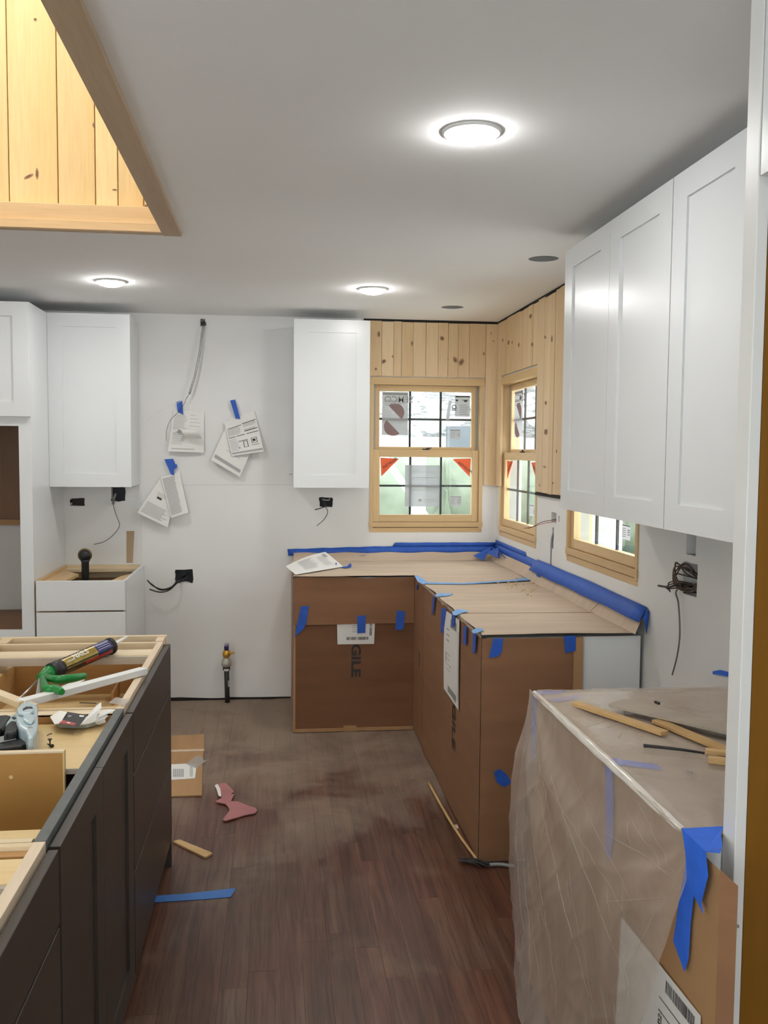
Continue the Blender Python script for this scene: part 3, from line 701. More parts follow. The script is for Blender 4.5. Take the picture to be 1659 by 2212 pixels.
# a black round-headed tool in it
t = thing('torch', 'black round-headed torch standing in the open drawer cabinet', 'torch', (-1.117, 5.55, .80))
obj('handle', lathe(nb(), [(.018, .80), (.022, .86), (.022, .93), (.030, .945)], (-1.117, 5.56, 0), seg=20), BLACK, t)
bm = nb(); bmesh.ops.create_uvsphere(bm, u_segments=20, v_segments=14, radius=.036, matrix=Matrix.Translation((-1.117, 5.56, .972)))
obj('head', bm, BLACK, t, smooth=True)
obj('lens_ring', lathe(nb(), [(.037, -.006), (.041, -.003), (.041, .003), (.037, .006)], (-1.117, 5.555, .972), (0,1,.1), 24), plain('dark_brass', (.16,.12,.05), .35, .6), t)

# ------------------------------------------------------------------ island (three charcoal units without worktops)
FX0, FX1 = -.440, -.418             # face frame
DX0, DX1 = -.413, -.394             # fronts
XB = -1.02                          # back of the island
def unit(nm, lab, y0, y1, framemat, zt=.876):
    t = thing(nm, lab, 'cabinet', (-.7, (y0+y1)/2, 0), 'island base units')
    bm = nb()
    bx(bm, FX0, FX1, y0, y1, zt-.038, zt); bx(bm, FX0, FX1, y0, y0+.02, .1, zt-.038); bx(bm, FX0, FX1, y1-.02, y1, .1, zt-.038); bx(bm, FX0, FX1, y0+.02, y1-.02, .1, .13)
    obj('face_frame', bm, framemat, t, .0008)
    obj('back_panel', box(XB, XB+.018, y0, y1, 0, zt), CARCY, t)
    obj('bottom_panel', box(XB+.018, FX0, y0+.018, y1-.018, .1, .118), CARCY, t)
    obj('toe_kick', box(-.475, -.46, y0, y1, 0, .1), CHAR, t)
    return t
UP_ = (0,0,1)
def front(t, y0, y1, z0, z1, sh=False, nm='drawer_front'):
    fr = ((DX0, y1, z0), (0,-1,0), UP_, (1,0,0))
    if sh: return shaker(fr, y1-y0, z1-z0, t, CHAR, st=.088, rl=.072, name='door', th=DX1-DX0)
    return shaker(fr, y1-y0, z1-z0, t, CHAR, flat=True, name=nm, th=DX1-DX0)
# far unit
a = unit('island_drawer_unit', 'far charcoal island unit with an open pale drawer and the caulking gun', 2.575, 3.478, RAILY)
obj('side_panel', box(XB+.018, FX0, 3.458, 3.478, 0, .876), RAIL, a)
obj('side_panel', box(XB+.018, FX0, 2.577, 2.594, 0, .876), RAIL, a)
obj('end_panel', box(XB-.01, -.415, 3.555, 3.58, 0, .882), RAIL, a, .001)
obj('filler_block', box(-1.02, -.985, 3.48, 3.555, 0, .879), RAIL, a)
obj('filler_block', box(-.447, -.419, 3.479, 3.555, 0, .879), RAILY, a)
obj('stretcher', box(XB+.018, FX0, 3.25, 3.345, .862, .876), RAIL, a)
obj('stretcher_edge', box(XB+.018, FX0, 3.235, 3.25, .848, .874), GREYW, a)
for z0, z1 in ((.69, .862), (.405, .682), (.105, .397)): front(a, 2.583, 3.475, z0, z1)
obj('end_skin', box(-.60, -.394, 3.4785, 3.50, .0, .862), CHAR, a)
dr = obj('drawer_box', box(-.93, -.455, 2.66, 3.40, .695, .705), CARC, a)
for r in ((-.93, -.455, 3.385, 3.40, .705, .82), (-.93, -.455, 2.66, 2.675, .705, .80)): obj('drawer_side', box(*r), CARCD, dr)
obj('drawer_side', box(-.945, -.93, 2.66, 3.40, .695, .82), CARCY, dr); obj('drawer_side', box(-.455, -.443, 2.66, 3.40, .695, .82), CARCY, dr)
obj('loose_ply', prism(nb(), [(-.87,2.70,.706),(-.60,2.68,.706),(-.50,2.9,.706),(-.47,3.2,.706),(-.85,3.23,.706)], (0,0,.008)), CARC, dr)
# middle unit
b = unit('island_door_unit', 'middle charcoal island unit with two doors and the ply shelf', 1.70, 2.572, CHARTOP)
obj('side_panel', box(XB+.018, FX0, 2.552, 2.570, 0, .876), RAIL, b)
obj('rear_rail', box(XB+.018, FX0, 2.520, 2.540, .80, .877), CARCD, b)
obj('rail_cap', box(XB+.018, FX0, 2.520, 2.546, .873, .879), RAIL, b)
obj('near_side', box(XB+.018, FX0-.005, 1.702, 1.720, 0, .874), RAIL, b)
obj('near_rail', box(XB+.018, FX0-.003, 1.722, 1.765, .858, .871), CARC, b)
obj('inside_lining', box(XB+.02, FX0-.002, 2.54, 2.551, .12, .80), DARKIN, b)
front(b, 2.1335, 2.570, .10, .862, True); front(b, 1.705, 2.1305, .10, .862, True)
s = obj('plywood_shelf', box(-.99, -.442, 2.155, 2.515, .842, .854), CARC, None, .0008, label='pale plywood sheet laid in the middle island unit', cat='plywood')
obj('edge_band', box(-.99, -.442, 2.150, 2.155, .842, .854), GREYW, s)
s = obj('hardboard_panel', box(-.97, -.485, 2.135, 2.150, .26, .898), BROWNB, None, label='brown hardboard panel standing upright in the island', cat='panel')
obj('edge_strip', box(-.97, -.485, 2.135, 2.152, .898, .902), RAIL, s)
obj('edge_strip', box(-.485, -.482, 2.135, 2.152, .26, .902), CARC, s)
obj('screw_hole', lathe(nb(), [(.004, 0), (.0045, .001)], (-.60, 2.135, .845), (0,-1,0), 12), CARC, s)
# near unit
c = unit('island_drawer_unit', 'nearest charcoal island drawer unit in the bottom left corner', .80, 1.697, RAILY)
obj('side_panel', box(XB+.018, FX0, 1.679, 1.695, 0, .876), RAIL, c)
obj('side_panel', box(XB+.018, FX0, .802, .82, 0, .876), RAIL, c)
obj('rear_rail', box(XB+.018, FX0, 1.655, 1.678, .80, .868), CARCD, c)
obj('stretcher', box(XB+.018, FX0, 1.55, 1.645, .855, .868), CARC, c)
obj('stretcher_edge', box(XB+.018, FX0, 1.536, 1.55, .842, .866), GREYW, c)
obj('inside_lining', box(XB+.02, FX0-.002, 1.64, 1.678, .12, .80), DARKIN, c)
for z0, z1 in ((.722, .862), (.415, .714), (.105, .407)): front(c, .806, 1.692, z0, z1)

# things on the island
t = thing('caulking_gun', 'green caulking gun loaded with a gold and navy adhesive tube', 'caulking gun', (-.6, 3.1, .876))
A = on(116, 1450, 2, .872); B = on(238, 1396, 2, .906); ax = (B-A).normalized(); Ln = (B-A).length
sd = ax.cross(Vector((0,0,1))).normalized(); upv = sd.cross(ax)
r = .0265
obj('tube', lathe(nb(), [(r*.97, 0), (r, .004), (r, Ln-.006), (r*.9, Ln), (r*.4, Ln+.004)], A, ax, 32), TUBEB, t)
def wrap(l0, l1, a0, a1, mat, nm, k=.0006, par=None):
    def f(u, v):
        an = a0+(a1-a0)*v
        return A+ax*(l0+(l1-l0)*u)+(upv*math.sin(an)+sd*math.cos(an))*(r+k)
    return obj(nm, sheet(nb(), 4, 12, f), mat, par or t, smooth=True)
lb = wrap(Ln*.13, Ln*.68, -.1, 1.5, GOLD, 'gold_label')
wrap(Ln*.68, Ln*.95, -.1, 1.9, NAVY, 'navy_band')
wrap(Ln*.45, Ln*.93, -.5, -.12, RED, 'red_band')
for q in range(3): wrap(Ln*.70, Ln*.92, .55+q*.28, .60+q*.28, PAPER, 'print', .001, lb)
nl = A+ax*(Ln*.28)+(upv*math.sin(.85)+sd*math.cos(.85))*(r+.0016); vv = (upv*math.cos(.85)-sd*math.sin(.85))
obj('lettering', text('NAILS', nl-vv*.003, ax, vv, .026, .0, squash=1.0, n=(upv*math.sin(.85)+sd*math.cos(.85))), PAPER, lb)
obj('lettering', text('LIQUID', A+ax*(Ln*.16)+(upv*math.sin(.75)+sd*math.cos(.75))*(r+.0016)-vv*.002, ax, vv, .010, .0, n=(upv*math.sin(.85)+sd*math.cos(.85))), PAPER, lb)
obj('nozzle', lathe(nb(), [(.010, 0), (.008, .02), (.0035, .085)], B+ax*.002, (ax+Vector((.05,0,.12))), 16), PAPER, t)
bm = nb()
for an in (.2, 2.6): 
    o_ = (upv*math.sin(an)+sd*math.cos(an))*(r+.003); stick(bm, A+o_-ax*.005, B+o_, .008, .003, ax.cross(o_))
lathe(bm, [(r+.001, -.012), (r+.004, -.010), (r+.004, .022), (r+.001, .024)], A, ax, 28); lathe(bm, [(r*.5, 0), (r+.003, .001), (r+.003, .012), (r*.5, .013)], B-ax*.006, ax, 28)
obj('cradle', bm, BLACK, t)
bm = nb(); lathe(bm, [(.010, -.065), (.014, -.05), (.024, -.03), (.026, -.012)], A, ax, 16)
obj('gun_body', bm, GREEN, t)
obj('plunger_rod', tube(nb(), [A-ax*.05, on(35, 1516, 2, .872)], .003, 8, False), STEEL, t)
H0 = A-ax*.045
obj('handle', tube(nb(), [H0, on(118,1468,2,.90), on(150,1466,2,.90), on(183,1460,2,.895)], lambda q: .010+.004*math.sin(q*3.1), 10), GREEN, t)
obj('trigger', tube(nb(), [H0, on(98,1486,2,.905), on(120,1489,2,.91), on(134,1495,2,.91)], lambda q: .009+.005*math.sin(q*3.1), 10), GREEN, t)
obj('release_lever', stick(nb(), H0-ax*.01, on(82, 1500, 2, .885), .012, .003), METAL, t)
bm = nb(); a1, b1 = on(311, 1456, 2, .878), on(45, 1524, 2, .890)
s = obj('trim_stick', stick(bm, a1+Vector((0,0,.011)), b1+Vector((0,0,.006)), .034, .020), WHITE2, None, .001, label='white painted trim stick lying across the open island drawer', cat='wood strip')
a2, b2 = a1+Vector((-.006,-.0176,.010)), b1+Vector((.0,-.0176,.005)); obj('raw_edge', stick(nb(), a2, b2, .0012, .0195), RAIL, s)
obj('trim_stick', stick(nb(), on(-30, 1490, 2, .895), on(72, 1530, 2, .889), .030, .018), RAIL, None, .001, label='short raw wood strip at the left picture edge behind the nail gun', cat='wood strip')
obj('wood_sliver', stick(nb(), on(243, 1511, 2, .735), on(257, 1486, 2, .735), .008, .05), CARCD, None, label='thin wood slip standing in the open island drawer', cat='wood strip')
obj('wire_offcut', tube(nb(), [on(172, 1518, 2, .722), on(208, 1519, 2, .722)], .0016, 6), BLACK, None, label='short dark wire offcut in the open island drawer', cat='wire')
bm = nb(); g_ = [on(236,1519,2,.882), on(250,1508,2,.882), on(282,1513,2,.882), on(270,1524,2,.882)]; prism(bm, g_, (0,0,.003)); obj('plastic_scrap', bm, CLEARP, None, label='scrap of clear plastic on the rail of the far island unit', cat='scrap')
bm = nb(); g_ = [on(128,1487,2,.868), on(160,1474,2,.868), on(186,1456,2,.868), on(183,1470,2,.868), on(160,1485,2,.868)]; prism(bm, g_, (0,0,.004)); obj('paper_scrap', bm, PAPER, None, label='crumpled pale paper scrap under the caulking gun handle', cat='scrap')

# booklet
t = thing('folded_booklet', 'folded white booklet with a black and red printed page on the plywood', 'booklet', (-.52, 2.5, .856))
def pg(nm, pts, z, mat, dz=.002, par=None): return obj(nm, prism(nb(), [on(p[0], p[1], 2, z+(p[2] if len(p) > 2 else 0)) for p in pts], (0,0,dz)), mat, par or t)
for i in range(5): pg('page', [(112+i,1553-i*2),(128+i,1572-i*2),(185+i,1573-i*2),(224,1562-i*2),(236,1548-i*2),(200,1535)], .857+i*.0035, PAPER, .001)
pg('page', [(108,1549,.004),(129,1536,.010),(145,1539,.010),(130,1563,.004),(118,1565,.002)], .876, PAPER, .001)
pg('printed_page', [(128,1562),(145,1538),(188,1545),(171,1568)], .880, INKD, .0008)
pg('red_strip', [(128,1562),(134,1555),(166,1563),(160,1567)], .8812, RED, .0005)
pg('print', [(172,1545),(182,1546),(180,1549),(171,1548)], .8812, PAPER, .0005); pg('print', [(145,1560),(152,1561),(151,1563),(144,1562)], .8820, PAPER, .0005); pg('print', [(148,1545),(156,1546),(152,1549),(146,1549)], .8812, INK, .0005)
def leafp(nm, c, k): 
    f = bil(c, k, (.6,-.6,.5)); return obj(nm, sheet(nb(), 8, 8, f), PAPER, t, smooth=True)
def lp(pts, y0, y1, dz):
    n_ = len(pts); return prism(nb(), [on(p[0], p[1], 1, y0+(y1-y0)*k/(n_-1)) for k, p in enumerate(pts)], (0,.0012,.0))
obj('page', lp([(172,1567),(203,1559),(219,1528),(218,1517),(208,1524)], 2.43, 2.47, 0), PAPER, t)
obj('page', lp([(180,1565),(203,1558),(212,1543),(206,1538)], 2.455, 2.475, 0), INK, t)
obj('page', lp([(205,1553),(222,1549),(248,1534),(238,1532),(222,1534)], 2.47, 2.50, 0), PAPER, t)
obj('page', lp([(200,1560),(222,1557),(234,1546),(226,1543)], 2.46, 2.49, 0), PAPER, t)
obj('page', lp([(205,1561),(226,1553),(229,1560),(214,1566)], 2.45, 2.46, 0), PAPER, t)
# screws
for i, (p, q) in enumerate((((103,1607),(111,1611)), ((107,1603),(108,1611)))):
    P0, P1 = on(*p, 2, .858), on(*q, 2, .858)
    t = thing('screw', ('dark screw lying on the plywood in front of the booklet', 'dark screw standing head up on the plywood')[i], 'screw', tuple(P0), 'dark screws on the plywood')
    if i == 0: obj('shaft', tube(nb(), [P0, P1], .0018, 8, False), INKD, t); obj('head', lathe(nb(), [(.002,0),(.0052,.003),(.0052,.004)], P1, P1-P0, 14), INKD, t)
    else: obj('shaft', tube(nb(), [P1+Vector((0,0,-.002)), P1+Vector((0,0,.014))], .0018, 8, False), INKD, t); obj('head', lathe(nb(), [(.002,0),(.0055,.003),(.0055,.0045)], P1+Vector((0,0,.013)), (0,0,1), 14), INKD, t)
obj('staple', tube(nb(), [on(102,1589,2,.8565), on(106,1586,2,.858), on(112,1585,2,.8565)], .0011, 6), INKD, None, label='bent staple on the plywood between nail gun and booklet', cat='staple')

# nail gun lying on its side
t = thing('nail_gun', 'silver-blue and black pneumatic nail gun lying at the left edge', 'nail gun', (-.63, 2.35, .856))
def slab(nm, pts, z0, z1, mat, bv=.006):
    o_ = obj(nm, prism(nb(), [on(p[0], p[1], 2, z1) for p in pts], (0,0,z0-z1)), mat, t, bv, smooth=False); return o_
slab('body', [(34,1535),(42,1523),(50,1517),(62,1514),(72,1517),(79,1520),(82,1530),(82,1560),(80,1578),(72,1590),(60,1590),(54,1575),(48,1571),(40,1566),(35,1556)], .862, .925, ALU, .010)
slab('body_rib', [(36,1530),(44,1520),(60,1516),(70,1520),(74,1532),(66,1540),(50,1540),(38,1538)], .925, .935, ALU, .005)
slab('body_rib', [(50,1543),(60,1541),(74,1543),(76,1552),(68,1560),(58,1558),(50,1552)], .925, .933, ALU, .004)
slab('exhaust_slot', [(49,1531),(56,1526),(68,1526),(71,1529),(60,1529),(50,1533)], .9345, .937, INKD, .0005)
slab('trigger_guard', [(8,1560),(16,1546),(34,1538),(40,1548),(40,1566),(28,1572),(12,1572)], .875, .905, ALU, .008)
slab('trigger', [(12,1566),(22,1556),(36,1556),(42,1568),(34,1580),(18,1582),(8,1584)], .872, .915, BLACK, .008)
slab('grip', [(-60,1550),(-60,1580),(4,1573),(16,1556),(27,1541),(0,1543)], .862, .912, BLACK, .012)
slab('magazine', [(-60,1600),(-60,1625),(0,1616),(48,1610),(72,1600),(74,1585),(40,1581),(30,1578),(0,1590)], .862, .894, BLACK, .004)
slab('magazine_label', [(-40,1598),(-40,1617),(0,1603),(35,1596),(36,1585),(0,1591)], .8945, .897, METAL, .0008)
slab('nose', [(64,1572),(76,1572),(82,1590),(78,1600),(72,1612),(62,1614),(60,1604),(56,1588)], .862, .892, BLACK, .004)
slab('bolt', [(60,1569),(70,1569),(72,1574),(60,1575)], .918, .926, METAL, .001)
slab('bolt', [(25,1549),(31,1547),(35,1550),(30,1553)], .925, .928, INKD, .0008)
slab('nose_tip', [(70,1598),(76,1596),(78,1603),(72,1608)], .892, .896, METAL, .001)

# ------------------------------------------------------------------ covered L-shaped base run in the corner
t = thing('base_cabinet', 'base cabinet run under the back window, hidden in cardboard', 'cabinet', (.8, 5.5, 0), 'covered corner base cabinets')
obj('carcass', box(.122, XR-.006, 5.135, D-.003, .0, .885), WHITE, t)
t = thing('base_cabinet', 'base cabinet run along the right wall, its white end showing', 'cabinet', (1.1, 4.2, 0), 'covered corner base cabinets')
obj('carcass', box(.812, 1.425, 3.402, 5.13, .0, .885), WHITE, t, .001)
# cardboard on the back part
t = thing('cardboard_cover', 'brown cardboard box front with FRAGILE lettering facing the room', 'cardboard', (.45, 5.12, 0), 'cardboard wrapping of the corner cabinets')
obj('front_sheet', sheet(nb(), 14, 10, lambda u, v: Vector((.108+.683*u, 5.122+.003*math.sin(u*9)+.002*math.sin(v*7), .006+.65*v))), CARDD, t)
obj('side_sheet', prism(nb(), [(.103,5.12,.005),(.103,D-.01,.005),(.103,D-.01,.88),(.103,5.12,.88)], (.012,0,0)), CARDL, t)
def flapf(u, v):
    sag = .004*math.sin(u*7)+.003*math.sin(u*19)
    return Vector((.106+.683*u, 5.112-.004*v+.002*math.sin(u*5), .889-.268*v+sag*(1-v)+.006*v*(u-.3)))
obj('front_flap', sheet(nb(), 20, 8, flapf), CARD, t)
obj('fold_strip', prism(nb(), [on(742,1567,1,5.116), on(770,1567,1,5.116), on(770,1581,1,5.116), on(742,1581,1,5.116)], (0,.001,0)), CARDL, t)
obj('bottom_edge', box(.108, .788, 5.112, 5.120, .004, .022), CARDL, t)
L1 = bil([on(728,1347,1,5.113), on(810,1344,1,5.113), on(808,1391,1,5.113), on(729,1392,1,5.113)])
l = obj('shipping_label', sheet(nb(), 1, 1, lambda u, v: L1(u, v)), PAPER, t, label='white shipping label with barcodes')
obj('print', rects(L1, bars(.25,.66,.84,.80,22)+bars(.86,.05,.93,.62,18,True)+lines(.4,.12,.7,.5,4,.15,.6)), INKD, l, kind='stuff')
obj('lettering', text('FRAGILE', (.434, 5.1165, .316), (0,0,-1), (1,0,0), .071, .0, n=(0,-1,0), squash=1.36, end=True, bold=.035), INKD, t)
for i, (pp, y_, lab) in enumerate((
    ([(650,1310),(667,1309),(662,1345),(655,1360),(637,1375),(641,1352)], 5.105, 'slanting blue tape strip at the left of the cardboard box front'),
    ([(772,1331),(790,1329),(789,1367),(772,1368)], 5.104, 'blue tape strip over the shipping label on the box front'),
    ([(857,1319),(875,1321),(873,1350),(871,1360),(854,1361)], 5.105, 'blue tape strip at the right of the cardboard box front'))):
    obj('tape_strip', prism(nb(), [on(a_, b_, 1, y_) for a_, b_ in pp], (0,.0012,0)), TAPE, None, label=lab, cat='tape', group='blue tape strips')
obj('tape_strip', prism(nb(), [(.1015,5.15,.90),(.1015,5.2,.90),(.1015,5.24,.04),(.1015,5.21,.04)], (-.0015,0,0)), TAPE, None, label='long thin blue tape down the left side of the cardboard cover', cat='tape', group='blue tape strips')

def topz(x, y): return .898+.0035*noise.noise(Vector((x*3, y*2.2, 1)))+.0012*noise.noise(Vector((x*11, y*9, 2)))
obj('cardboard_sheet', sheet(nb(), 26, 18, lambda u, v: Vector(((.104 if v < .62 else .104)+(1.335)*u, 5.098+.745*v-.005*math.sin(u*6)*(1-v), topz(u*1.3, 5+v)+.001))), CARDT, None, label='pale cardboard sheet covering the counter under the back window', cat='cardboard', group='cardboard sheets on the counter')
def rt(u, v):
    x0 = .786+.004*math.sin(v*23)+.003*noise.noise(Vector((v*14, 0, 0)))
    return Vector((x0+(1.385-x0)*u, 3.385+1.72*v, topz(.8+u*.6, 3.4+1.7*v)+.0035))
ct = obj('cardboard_sheet', sheet(nb(), 18, 40, rt), CARDT, None, label='pale cardboard sheet covering the counter along the right wall', cat='cardboard', group='cardboard sheets on the counter')
bm = nb()
for (a_, b_) in (((.79, 3.845), (1.385, 3.83)),): stick(bm, (a_[0], a_[1], .9035), (b_[0], b_[1], .9035), .003, .0012)
obj('crease', bm, CARD, ct)
bm = nb()
def edge(u, v):
    y = 3.39+1.62*u; w = noise.noise(Vector((y*12, 0, 3)))*.006+noise.noise(Vector((y*31, 0, 5)))*.003
    return Vector((.783-.004+(0 if v < .5 else .006)+w*.5, y, .902-(0 if v < .5 else .018)+(w if v >= .5 else .0015)))
obj('torn_edge', sheet(bm, 70, 1, edge), CARDE, ct)
# wall flaps
def wflap(u, v):
    y = 3.36+1.56*u
    return Vector((1.382+.046*v+.002*math.sin(y*6), y-.0*v+.02*v*(1-u), .900+.086*v))
f = obj('wall_flap', sheet(nb(), 30, 4, wflap), CARDT, ct); obj('crease', stick(nb(), (1.383,3.86,.903), (1.414,3.80,.965), .004, .002), CARD, f)
obj('wall_flap', sheet(nb(), 20, 3, lambda u, v: Vector((1.392+.036*v, 4.93+.86*u, .900+.06*v))), CARDT, ct)
obj('wall_flap', sheet(nb(), 30, 3, lambda u, v: Vector((.118+1.30*u, 5.800+.048*v, .899+.048*v+.003*math.sin(u*30)*v))), CARDT, bpy.data.objects['cardboard_sheet'])
# right part: fronts and end
t = thing('cardboard_cover', 'long brown cardboard panels facing left along the right counter', 'cardboard', (.78, 4.2, 0), 'cardboard wrapping of the corner cabinets')
obj('front_sheet', sheet(nb(), 4, 12, lambda u, v: Vector((.792-.002*math.sin(v*3), 4.773+.346*u, .01+.875*v))), CARD, t)
obj('front_sheet', sheet(nb(), 24, 12, lambda u, v: Vector((.785-.005*math.sin(u*3.14)*math.sin(v*3.14)+.002*math.sin(u*11), 3.392+1.355*u, .008+.878*v))), CARD, t)
obj('seam_gap', box(.7865, .7915, 4.748, 4.774, .08, .878), DARK, t)
obj('hand_slot', box(.7895, .7905, 4.90, 4.925, .42, .50), INKD, t); 
L2 = bil([(.7775,4.12,.872), (.7775,3.775,.888), (.7768,3.765,.50), (.7768,4.11,.505)])
def L2f(u, v, h=0): p = L2(u, v); return p+Vector((-h-.0002-.002*math.sin(math.pi*v), 0, 0))
l = obj('shipping_label', sheet(nb(), 4, 8, L2f), PAPER, t, label='long white shipping label with barcodes')
obj('print', rects(L2f, bars(.45,.06,.85,.16,14)+bars(.3,.88,.85,.96,20)+lines(.93,.15,.97,.92,26,.5,.0)+lines(.2,.2,.4,.4,3,.2)+lines(.2,.5,.5,.75,4,.1)+[(.15,.5,.19,.62),(.45,.62,.5,.64)]), INK, l, kind='stuff')
obj('lettering', text('FRAGILE', (.7768, 3.905, .297), (0,0,-1), (0,-1,0), .092, .0, n=(-1,0,0), squash=1.12, end=True, bold=.016), INKD, t)
t = thing('cardboard_cover', 'tall dark brown cardboard sheet on the counter end, beside the plastic', 'cardboard', (1.0, 3.39, 0), 'cardboard wrapping of the corner cabinets')
obj('end_sheet', sheet(nb(), 10, 12, lambda u, v: Vector((.787+.40*u, 3.392-.002*math.sin(u*3.14)-.001*math.sin(v*5), .008+.878*v))), CARD, t)
obj('fold_strip', box(1.150, 1.187, 3.3875, 3.3905, .008, .884), CARDL, t)
for (pp, ax_, v_, lab) in (
    ([(1066,1379),(1087,1379),(1084,1409),(1074,1419),(1056,1421)], 1, 3.3875, 'blue tape at the top left of the counter end cardboard'),
    ([(1219,1374),(1244,1373),(1244,1406),(1221,1411)], 1, 3.386, 'blue tape at the top right of the counter end cardboard'),
    ([(1067,1668),(1080,1661),(1094,1672),(1105,1690),(1090,1701),(1073,1690)], 1, 3.387, 'crumpled blue tape patch low on the counter end cardboard'),
    ([(935,1288),(939,1288),(936,1322),(932,1330)], 0, .7755, 'narrow blue tape, first on the long cardboard panel'),
    ([(953,1313),(964,1316),(958,1367),(952,1366)], 0, .7755, 'narrow blue tape left of the long shipping label'),
    ([(976,1325),(983,1326),(981,1354),(975,1353)], 0, .7725, 'blue tape end at the top of the long shipping label'),
    ([(1001,1352),(1007,1354),(1006,1393),(1000,1391)], 0, .7755, 'narrow blue tape right of the long shipping label'),
    ([(1021,1366),(1028,1370),(1026,1409),(1020,1412)], 0, .7755, 'narrow blue tape beside the near corner of the cardboard'),
    ([(899,1262),(902,1263),(901,1274),(899,1274)], 0, .785, 'tiny blue tape in the inner corner of the cardboard')):
    off = (0,.0012,0) if ax_ == 1 else (.0012,0,0)
    obj('tape_strip', prism(nb(), [on(a_, b_, ax_, v_) for a_, b_ in pp], off), TAPE, None, label=lab, cat='tape', group='blue tape strips')
for (pp, lab, mt) in (
    ([(895,1243),(903,1243),(925,1258),(915,1262),(903,1257)], 'pale blue tape over the inner corner of the counter cardboard', TAPEL),
    ([(921,1257),(1000,1259),(1100,1253),(1163,1243),(1162,1252),(1100,1256),(1000,1262),(921,1261)], 'thin blue tape line across the counter cardboard joint', TAPEL),
    ([(940,1284),(950,1281),(979,1282),(972,1286),(942,1289)], 'pale blue tape bent over the counter edge, farthest', TAPEL),
    ([(977,1322),(986,1316),(1000,1316),(1013,1321),(1000,1323),(985,1329),(978,1328)], 'pale blue tape bent over the counter edge at the label', TAPEL),
    ([(1018,1363),(1028,1357),(1042,1357),(1044,1362),(1030,1367),(1022,1368)], 'pale blue tape bent over the counter edge near the corner', TAPEL)):
    obj('tape_strip', prism(nb(), [on(a_, b_, 2, .9065) for a_, b_ in pp], (0,0,-.001)), mt, None, label=lab, cat='tape', group='blue tape strips')
# blue tape along the walls
def band(pts_hi, pts_lo, lab, par=None, nm='tape_strip'):
    bm = nb(); n = len(pts_hi); a_ = [bm.verts.new(p) for p in pts_hi]; b_ = [bm.verts.new(p) for p in pts_lo]
    for i in range(n-1): bm.faces.new([a_[i], a_[i+1], b_[i+1], b_[i]])
    o_ = obj(nm, bm, TAPE, par, label=lab, cat='tape', group='blue tape strips', smooth=True); sm = o_.modifiers.new('thick', 'SOLIDIFY'); sm.thickness = .0012; return o_
def ly(x, z, y=D-.004): return Vector((x, y, z))
n = 24
hi = [ly(.079+(1.436-.079)*i/n, .970+.022*math.sin(math.pi*min(1, i/n*1.2)/2)+.0015*math.sin(i*2.1)) for i in range(n+1)]
lo = [ly(.085+(1.436-.085)*i/n, .928+.002*math.sin(i*1.7), D-.012) for i in range(n+1)]
band(hi, lo, 'long lower blue tape along the back wall above the counter')
hi = [ly(.762+.68*i/12+(.01 if i == 0 else 0), 1.010+.001*math.sin(i*2)) for i in range(13)]; lo = [ly(.755+.685*i/12, .984, D-.006) for i in range(13)]
band(hi, lo, 'upper blue tape along the back wall near the corner')
def lx(y, z, x=XR-.004): return Vector((x, y, z))
hi = [lx(D-.006-(D-4.80)*i/10, 1.008+.003*i/10*0-.0004*i) for i in range(11)]; lo = [lx(D-.012-(D-4.82)*i/10, .950-.001*i, XR-.014) for i in range(11)]
band(hi, lo, 'blue tape along the right wall beside the corner window')
hi = [lx(D-.01-.72*i/6, 1.028-.0005*i, XR-.003) for i in range(7)]; lo = [lx(D-.01-.74*i/6, 1.0, XR-.006) for i in range(7)]
band(hi, lo, 'short upper blue tape on the right wall, starting in the corner')
hi = [lx(4.88-1.50*i/14, 1.012-.012*(i/14)**3+.001*math.sin(i), XR-.006) for i in range(15)]; lo = [Vector((1.394, 4.90-1.545*i/14, .952+.002*math.sin(i*1.3)-.004*i/14)) for i in range(15)]
md = [Vector((1.419, 4.89-1.52*k/14, .988-.010*(k/14)**3)) for k in range(15)]
bm = nb(); rows = [[bm.verts.new(p) for p in r_] for r_ in (hi, md, lo)]
for r_ in range(2):
    for k in range(14): bm.faces.new([rows[r_][k], rows[r_][k+1], rows[r_+1][k+1], rows[r_+1][k]])
o_ = obj('tape_strip', bm, TAPE, None, label='long blue tape on the right wall below the half-hidden window', cat='tape', group='blue tape strips', smooth=True); o_.modifiers.new('thick', 'SOLIDIFY').thickness = .001
band([Vector((1.436,3.38,1.0)), Vector((1.438,3.36,.985)), Vector((1.438,3.37,.93))], [Vector((1.412,3.37,.958)), Vector((1.415,3.352,.955)), Vector((1.43,3.36,.90))], 'blue tape end hanging off the near end of the wall flap')
bm = nb()
for (a_, b_, c_) in (((1.28,5.80,.93),(1.40,5.79,.99),(1.33,5.74,.905)), ((1.40,5.79,.99),(1.40,5.62,.97),(1.38,5.55,.94)), ((1.35,5.78,.955),(1.42,5.70,.99),(1.40,5.60,.935)), ((1.41,5.66,.975),(1.38,5.52,.975),(1.425,5.5,.94))):
    bm.faces.new([bm.verts.new(a_), bm.verts.new(b_), bm.verts.new(c_)])
o_ = obj('tape_wad', bm, TAPE, None, label='crumpled blue tape wad in the room corner on the counter', cat='tape'); o_.modifiers.new('s', 'SOLIDIFY').thickness = .003
obj('tape_strip', prism(nb(), [on(776,1200,1,5.83), on(790,1200,1,5.83), on(790,1208,1,5.83), on(777,1208,1,5.83)], (0,.001,0)), TAPE, None, label='short blue tape tab on the cardboard flap by the paper', cat='tape', group='blue tape strips')
obj('tape_strip', prism(nb(), [on(1158,1240,0,1.40), on(1166,1238,0,1.40), on(1166,1250,0,1.40), on(1160,1256,0,1.40)], (.001,0,0)), TAPE, None, label='blue tape end folded up against the wall flap of the right counter', cat='tape', group='blue tape strips')
